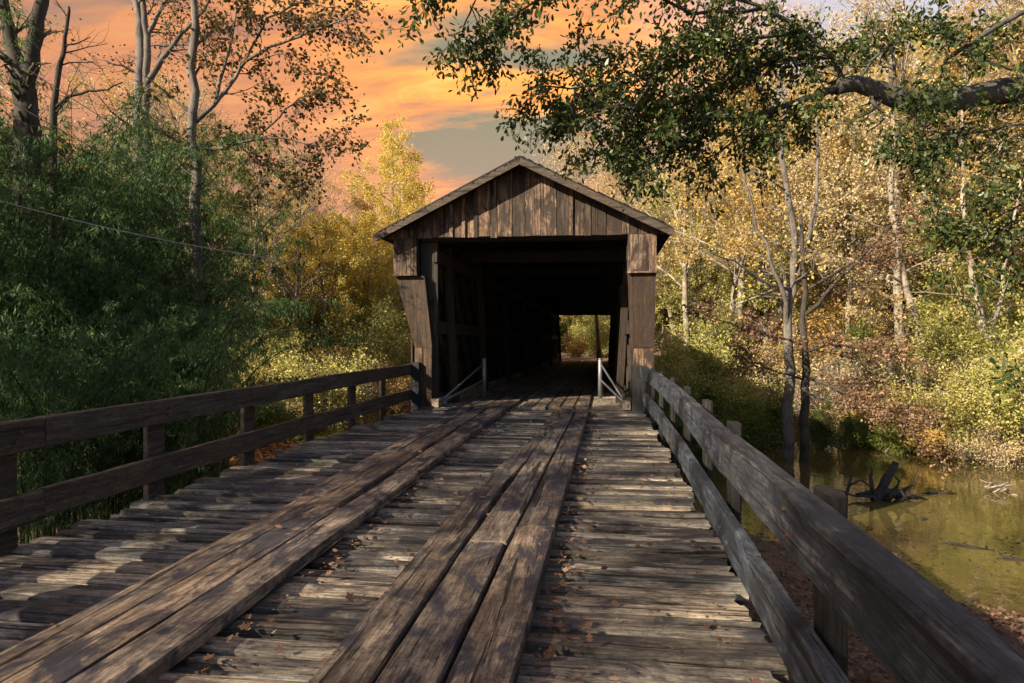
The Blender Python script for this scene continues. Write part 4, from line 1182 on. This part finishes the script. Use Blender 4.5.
# ------------------------------------------------------------ snag and debris in the creek
def wat(px, py): return at(px, py, (CAMZ-WATER)*F/(py-335))
c = wat(884, 500)
e = empty('driftwood_stump', c, 'grey root stump with twisted arms sticking out of the creek', 'driftwood')
ax = Vector((CS, SN, 0)); fw = Vector((-SN, CS, 0)); up = Vector((0,0,1))
def q_(r, f_, u): return c + ax*r + fw*f_ + up*u
b = MB(c)
b.tube([q_(-.15,0,-.25),q_(-.10,0,.15),q_(.06,.0,.5),q_(.24,.0,.80),q_(.36,.02,1.02)],[.2,.17,.13,.11,.085],9)
b.tube([q_(-.25,0,-.1),q_(-.30,0,.3),q_(-.34,.0,.62),q_(-.30,.0,.85)],[.09,.06,.045,.02],7)
b.tube([q_(-.7,.1,.12),q_(-.35,.05,.16),q_(0,0,.2),q_(.5,-.1,.14),q_(.9,-.1,.05)],[.03,.08,.15,.1,.03],7)
b.tube([q_(.1,0,.1),q_(.35,0,.3),q_(.45,0,.5),q_(.35,.05,.62)],[.09,.06,.04,.02],6)
b.tube([q_(.3,-.05,.05),q_(.6,0,.28),q_(.85,0,.42),q_(.98,0,.68)],[.07,.05,.035,.015],6)
b.tube([q_(.2,-.2,-.1),q_(.5,-.2,.15),q_(.7,-.1,.16),q_(1.2,0,.0)],[.08,.07,.05,.02],6)
b.tube([q_(-.2,-.2,-.1),q_(-.35,-.15,.12),q_(-.8,0,.1),q_(-1.2,.1,.26)],[.07,.05,.03,.012],6)
b.tube([q_(0,-.15,-.1),q_(.1,-.25,.2),q_(.3,-.3,.32),q_(.5,-.3,.05)],[.08,.07,.05,.04],6)
b.build('roots', M['drift'], e, True)
c = wat(846, 512)
e = empty('leaning_branch', c, 'bleached forked branch leaning out of the water behind the top rail', 'branch')
b = MB(c)
b.tube([at(838,522,17.2),at(846,500,17.4),at(851,482,17.6),at(857,463,17.8)],[.06,.05,.035,.012],6)
b.tube([at(850,486,17.5),at(862,480,17.8),at(878,492,18)],[.035,.03,.012],6)
b.build('stem', M['drift'], e, True)
for px, py, w, rot, lb in ((968,547,1.0,-.5,'thin dark stick floating in the creek nearest the railing'),(1015,560,.6,-.3,'short dark stick floating at the right edge of the creek'),(925,520,.25,.2,'small dark twig in the middle of the creek'),(940,494,1.1,.1,'low dark log lying level right of the stump')):
    c = wat(px, py); e = MB(c); d = Vector((math.cos(rot), math.sin(rot), 0))
    e.tube([c-d*w*.5-up*.02, c-d*w*.2+up*.03, c+d*w*.15+up*.01, c+d*w*.5-up*.01], [.012,.026,.03,.01], 6)
    e.tube([c-d*w*.1+up*.02, c+Vector((-d.y,d.x,0))*w*.15+up*.06], [.015,.006], 5)
    o = e.build('floating_stick', M['drift'], None, True); o.location = c; tag(o, lb, 'stick', 'sticks in the creek')
c = wat(997, 492); b = MB(c); rg = random.Random(3)
for k in range(16):
    a = rg.uniform(0,6.28); r = rg.uniform(.1,.4); p = c+Vector((math.cos(a)*r, math.sin(a)*r, rg.uniform(-.02,.2)))
    b.tube([p, p+Vector((rg.gauss(0,.2), rg.gauss(0,.2), rg.uniform(0,.15)))], [.035,.015], 5)
o = b.build('debris_clump', M['bark_pale'], None, True); o.location = c; tag(o, 'pale clump of sunlit twigs caught in the water near the right edge', 'debris')

# ------------------------------------------------------------ wires over the bamboo
def wire(p, q, sag, label, r=.006):
    c = p.copy(); b = MB(c); n = 24; pts = []
    for i in range(n+1):
        t = i/n; x = p.lerp(q, t); x.z -= sag*4*t*(1-t); pts.append(x)
    b.tube(pts, [r]*(n+1), 5)
    o = b.build('overhead_wire', M['wire'], None, True); o.location = c
    tag(o, label, 'wire', 'wires strung over the bamboo')
wire(at(-120,165,7.2), at(300,262,8.6), .12, 'lowest thin cable sagging across the front of the bamboo', .005)
wire(at(-60,60,9), at(250,225,22), .15, 'middle cable passing behind the forked dark trunk', .008)
wire(at(-60,10,9), at(230,190,22), .15, 'highest cable crossing the orange sky at the upper left', .008)

# ------------------------------------------------------------ trees outside the frame that shade the deck
S_s = dict(SPECS['lime'][1]); 
def shade(kind, x, y, sc, txt, rz=0):
    place(kind, x, y, rz, sc, '', txt)
shade('green', -15.0, -2.5, .80, 'green tree standing left of the deck outside the picture')
shade('tan', -10.5, -7.0, .52, 'small thin tan tree standing behind the viewer on the left', 1.)
shade('gold', -11, 1.5, .55, 'small golden tree beside the deck just outside the left edge', 2.)
shade('green', -19, 3.5, .85, 'dark green tree outside the left edge behind the bamboo', 3.)
shade('tan', -7.2, -7.2, .55, 'slender tan tree nearest behind the viewer', 5.)
shade('tan', -9.0, -1.5, .5, 'low tan tree beside the road just left of the viewer', 4.)
shade('tan', -18, -6.0, .8, 'pale tan tree behind the viewer beside the road', 4.)

# ------------------------------------------------------------ light
SUN_EL, SUN_DIR = R(28), Vector((-.72, -.69, 0)).normalized()
sun = bpy.data.lights.new('sun', 'SUN'); sun.energy = 5.0; sun.angle = R(.55); sun.color = (1.0, .88, .70)
so = bpy.data.objects.new('sun', sun); COL.objects.link(so)
to = Vector((SUN_DIR.x*math.cos(SUN_EL), SUN_DIR.y*math.cos(SUN_EL), math.sin(SUN_EL)))
sun.color = (1.0, .86, .65)
so.rotation_euler = (-to).to_track_quat('-Z', 'Y').to_euler(); so.location = (-30,-20,30)

w = bpy.data.worlds.new('World'); scene.world = w; w.use_nodes = True
nt = w.node_tree; nt.nodes.clear(); L = nt.links.new
out = nt.nodes.new('ShaderNodeOutputWorld')
sky = nd(nt, 'ShaderNodeTexSky'); sky.sky_type = 'NISHITA'; sky.sun_disc = False; sky.sun_elevation = SUN_EL
sky.sun_rotation = math.atan2(to.x, to.y)
bg1 = nd(nt, 'ShaderNodeBackground', Strength=.055); L(sky.outputs[0], bg1.inputs[0])
tc = nd(nt, 'ShaderNodeTexCoord'); sep = nd(nt, 'ShaderNodeSeparateXYZ'); L(tc.outputs['Generated'], sep.inputs[0])
zz = math_n(nt, 'MAXIMUM', sep.outputs[2], 0.); zz2 = math_n(nt, 'ADD', zz.outputs[0], .16)
cx = math_n(nt, 'DIVIDE', sep.outputs[0], zz2.outputs[0]); cy = math_n(nt, 'DIVIDE', sep.outputs[1], zz2.outputs[0])
cv = nd(nt, 'ShaderNodeCombineXYZ'); L(cx.outputs[0], cv.inputs[0]); L(cy.outputs[0], cv.inputs[1])
mp = nd(nt, 'ShaderNodeMapping'); mp.inputs['Scale'].default_value = (.6,1.5,1); mp.inputs['Location'].default_value = (.35,.2,4.0); mp.inputs['Rotation'].default_value = (0,0,R(12)); L(cv.outputs[0], mp.inputs[0])
n1 = nd(nt, 'ShaderNodeTexNoise', Scale=1.3, Detail=9., Roughness=.56, Distortion=.35); L(mp.outputs[0], n1.inputs['Vector'])
n2 = nd(nt, 'ShaderNodeTexNoise', Scale=4.2, Detail=9., Roughness=.66, Distortion=.5); L(mp.outputs[0], n2.inputs['Vector'])
rc = ramp(nt, [(.32,(.38,.19,.13)),(.44,(.82,.32,.10)),(.55,(1.12,.43,.095)),(.70,(1.22,.60,.19))]); L(n2.outputs[0], rc.inputs[0])
gap = nd(nt, 'ShaderNodeVectorMath', operation='DOT_PRODUCT'); L(tc.outputs['Generated'], gap.inputs[0]); gap.inputs[1].default_value = (at(530,120,1)-Vector((0,0,CAMZ))).normalized()
gr = ramp(nt, [(.978,0),(.998,1)]); L(gap.outputs['Value'], gr.inputs[0])
ng = math_n(nt, 'SUBTRACT', math_n(nt, 'ADD', n1.outputs[0], .065).outputs[0], math_n(nt, 'MULTIPLY', gr.outputs[0], .14).outputs[0])
rm = ramp(nt, [(.41,0),(.50,1)]); L(ng.outputs[0], rm.inputs[0])
rg_ = ramp(nt, [(.0,(.42,.30,.20)),(.5,(.25,.235,.155)),(1,(.20,.20,.16))]); L(math_n(nt,'MULTIPLY',sep.outputs[2],1.8).outputs[0], rg_.inputs[0])
c = mixc(nt, rm.outputs[0], rg_.outputs[0], rc.outputs[0])
# duller, mauve band low in the sky
lo = ramp(nt, [(.0,1),(.16,.75),(.34,0)]); L(sep.outputs[2], lo.inputs[0])
c = mixc(nt, math_n(nt,'MULTIPLY',lo.outputs[0],.75).outputs[0], c, (.42,.24,.20))
lf = nd(nt, 'ShaderNodeVectorMath', operation='DOT_PRODUCT'); L(tc.outputs['Generated'], lf.inputs[0]); lf.inputs[1].default_value = (at(-60,20,1)-Vector((0,0,CAMZ))).normalized()
lr = ramp(nt, [(.84,0),(.97,1)]); L(lf.outputs['Value'], lr.inputs[0])
c = mixc(nt, math_n(nt,'MULTIPLY',lr.outputs[0],.65).outputs[0], c, (.34,.16,.12))
bg2 = nd(nt, 'ShaderNodeBackground', Strength=.72); L(c, bg2.inputs[0])
# the sunset side of the sky lies ahead and left of the bridge
dv = nd(nt, 'ShaderNodeVectorMath', operation='DOT_PRODUCT'); L(tc.outputs['Generated'], dv.inputs[0]); dv.inputs[1].default_value = Vector((-.42,.86,.28)).normalized()
rd = ramp(nt, [(.76,0),(.90,1)]); L(dv.outputs['Value'], rd.inputs[0])
# a pale thin cloud veil elsewhere
veil = nd(nt, 'ShaderNodeBackground', Strength=.5); veil.inputs[0].default_value = (.82,.76,.84,1)
mv = nd(nt, 'ShaderNodeMixShader'); rv = ramp(nt, [(.35,.65),(.65,.95)]); L(n1.outputs[0], rv.inputs[0]); 
dv2 = nd(nt, 'ShaderNodeVectorMath', operation='DOT_PRODUCT'); L(tc.outputs['Generated'], dv2.inputs[0]); dv2.inputs[1].default_value = Vector((.45,.80,.30)).normalized()
rd2 = ramp(nt, [(.55,.10),(.88,1)]); L(dv2.outputs['Value'], rd2.inputs[0])
L(math_n(nt, 'MULTIPLY', rv.outputs[0], rd2.outputs[0]).outputs[0], mv.inputs[0]); L(bg1.outputs[0], mv.inputs[1]); L(veil.outputs[0], mv.inputs[2])
mx = nd(nt, 'ShaderNodeMixShader'); L(rd.outputs[0], mx.inputs[0]); L(mv.outputs[0], mx.inputs[1]); L(bg2.outputs[0], mx.inputs[2])
L(mx.outputs[0], out.inputs[0])

# ------------------------------------------------------------ camera and view
cam = bpy.data.cameras.new('camera'); cam.lens = 24.0; cam.sensor_width = 36; cam.clip_end = 2000; cam.clip_start = .05
co = bpy.data.objects.new('camera', cam); COL.objects.link(co)
co.location = (0,0,CAMZ); co.rotation_euler = (R(90-.545), 0, YAW)
scene.camera = co
scene.view_settings.view_transform = 'Standard'; scene.view_settings.look = 'None'
scene.view_settings.exposure = 1.0; scene.view_settings.gamma = 1.0; scene.view_settings.use_curve_mapping = False
scene.cycles.max_bounces = 6; scene.cycles.diffuse_bounces = 3; scene.cycles.glossy_bounces = 3; scene.cycles.transmission_bounces = 4
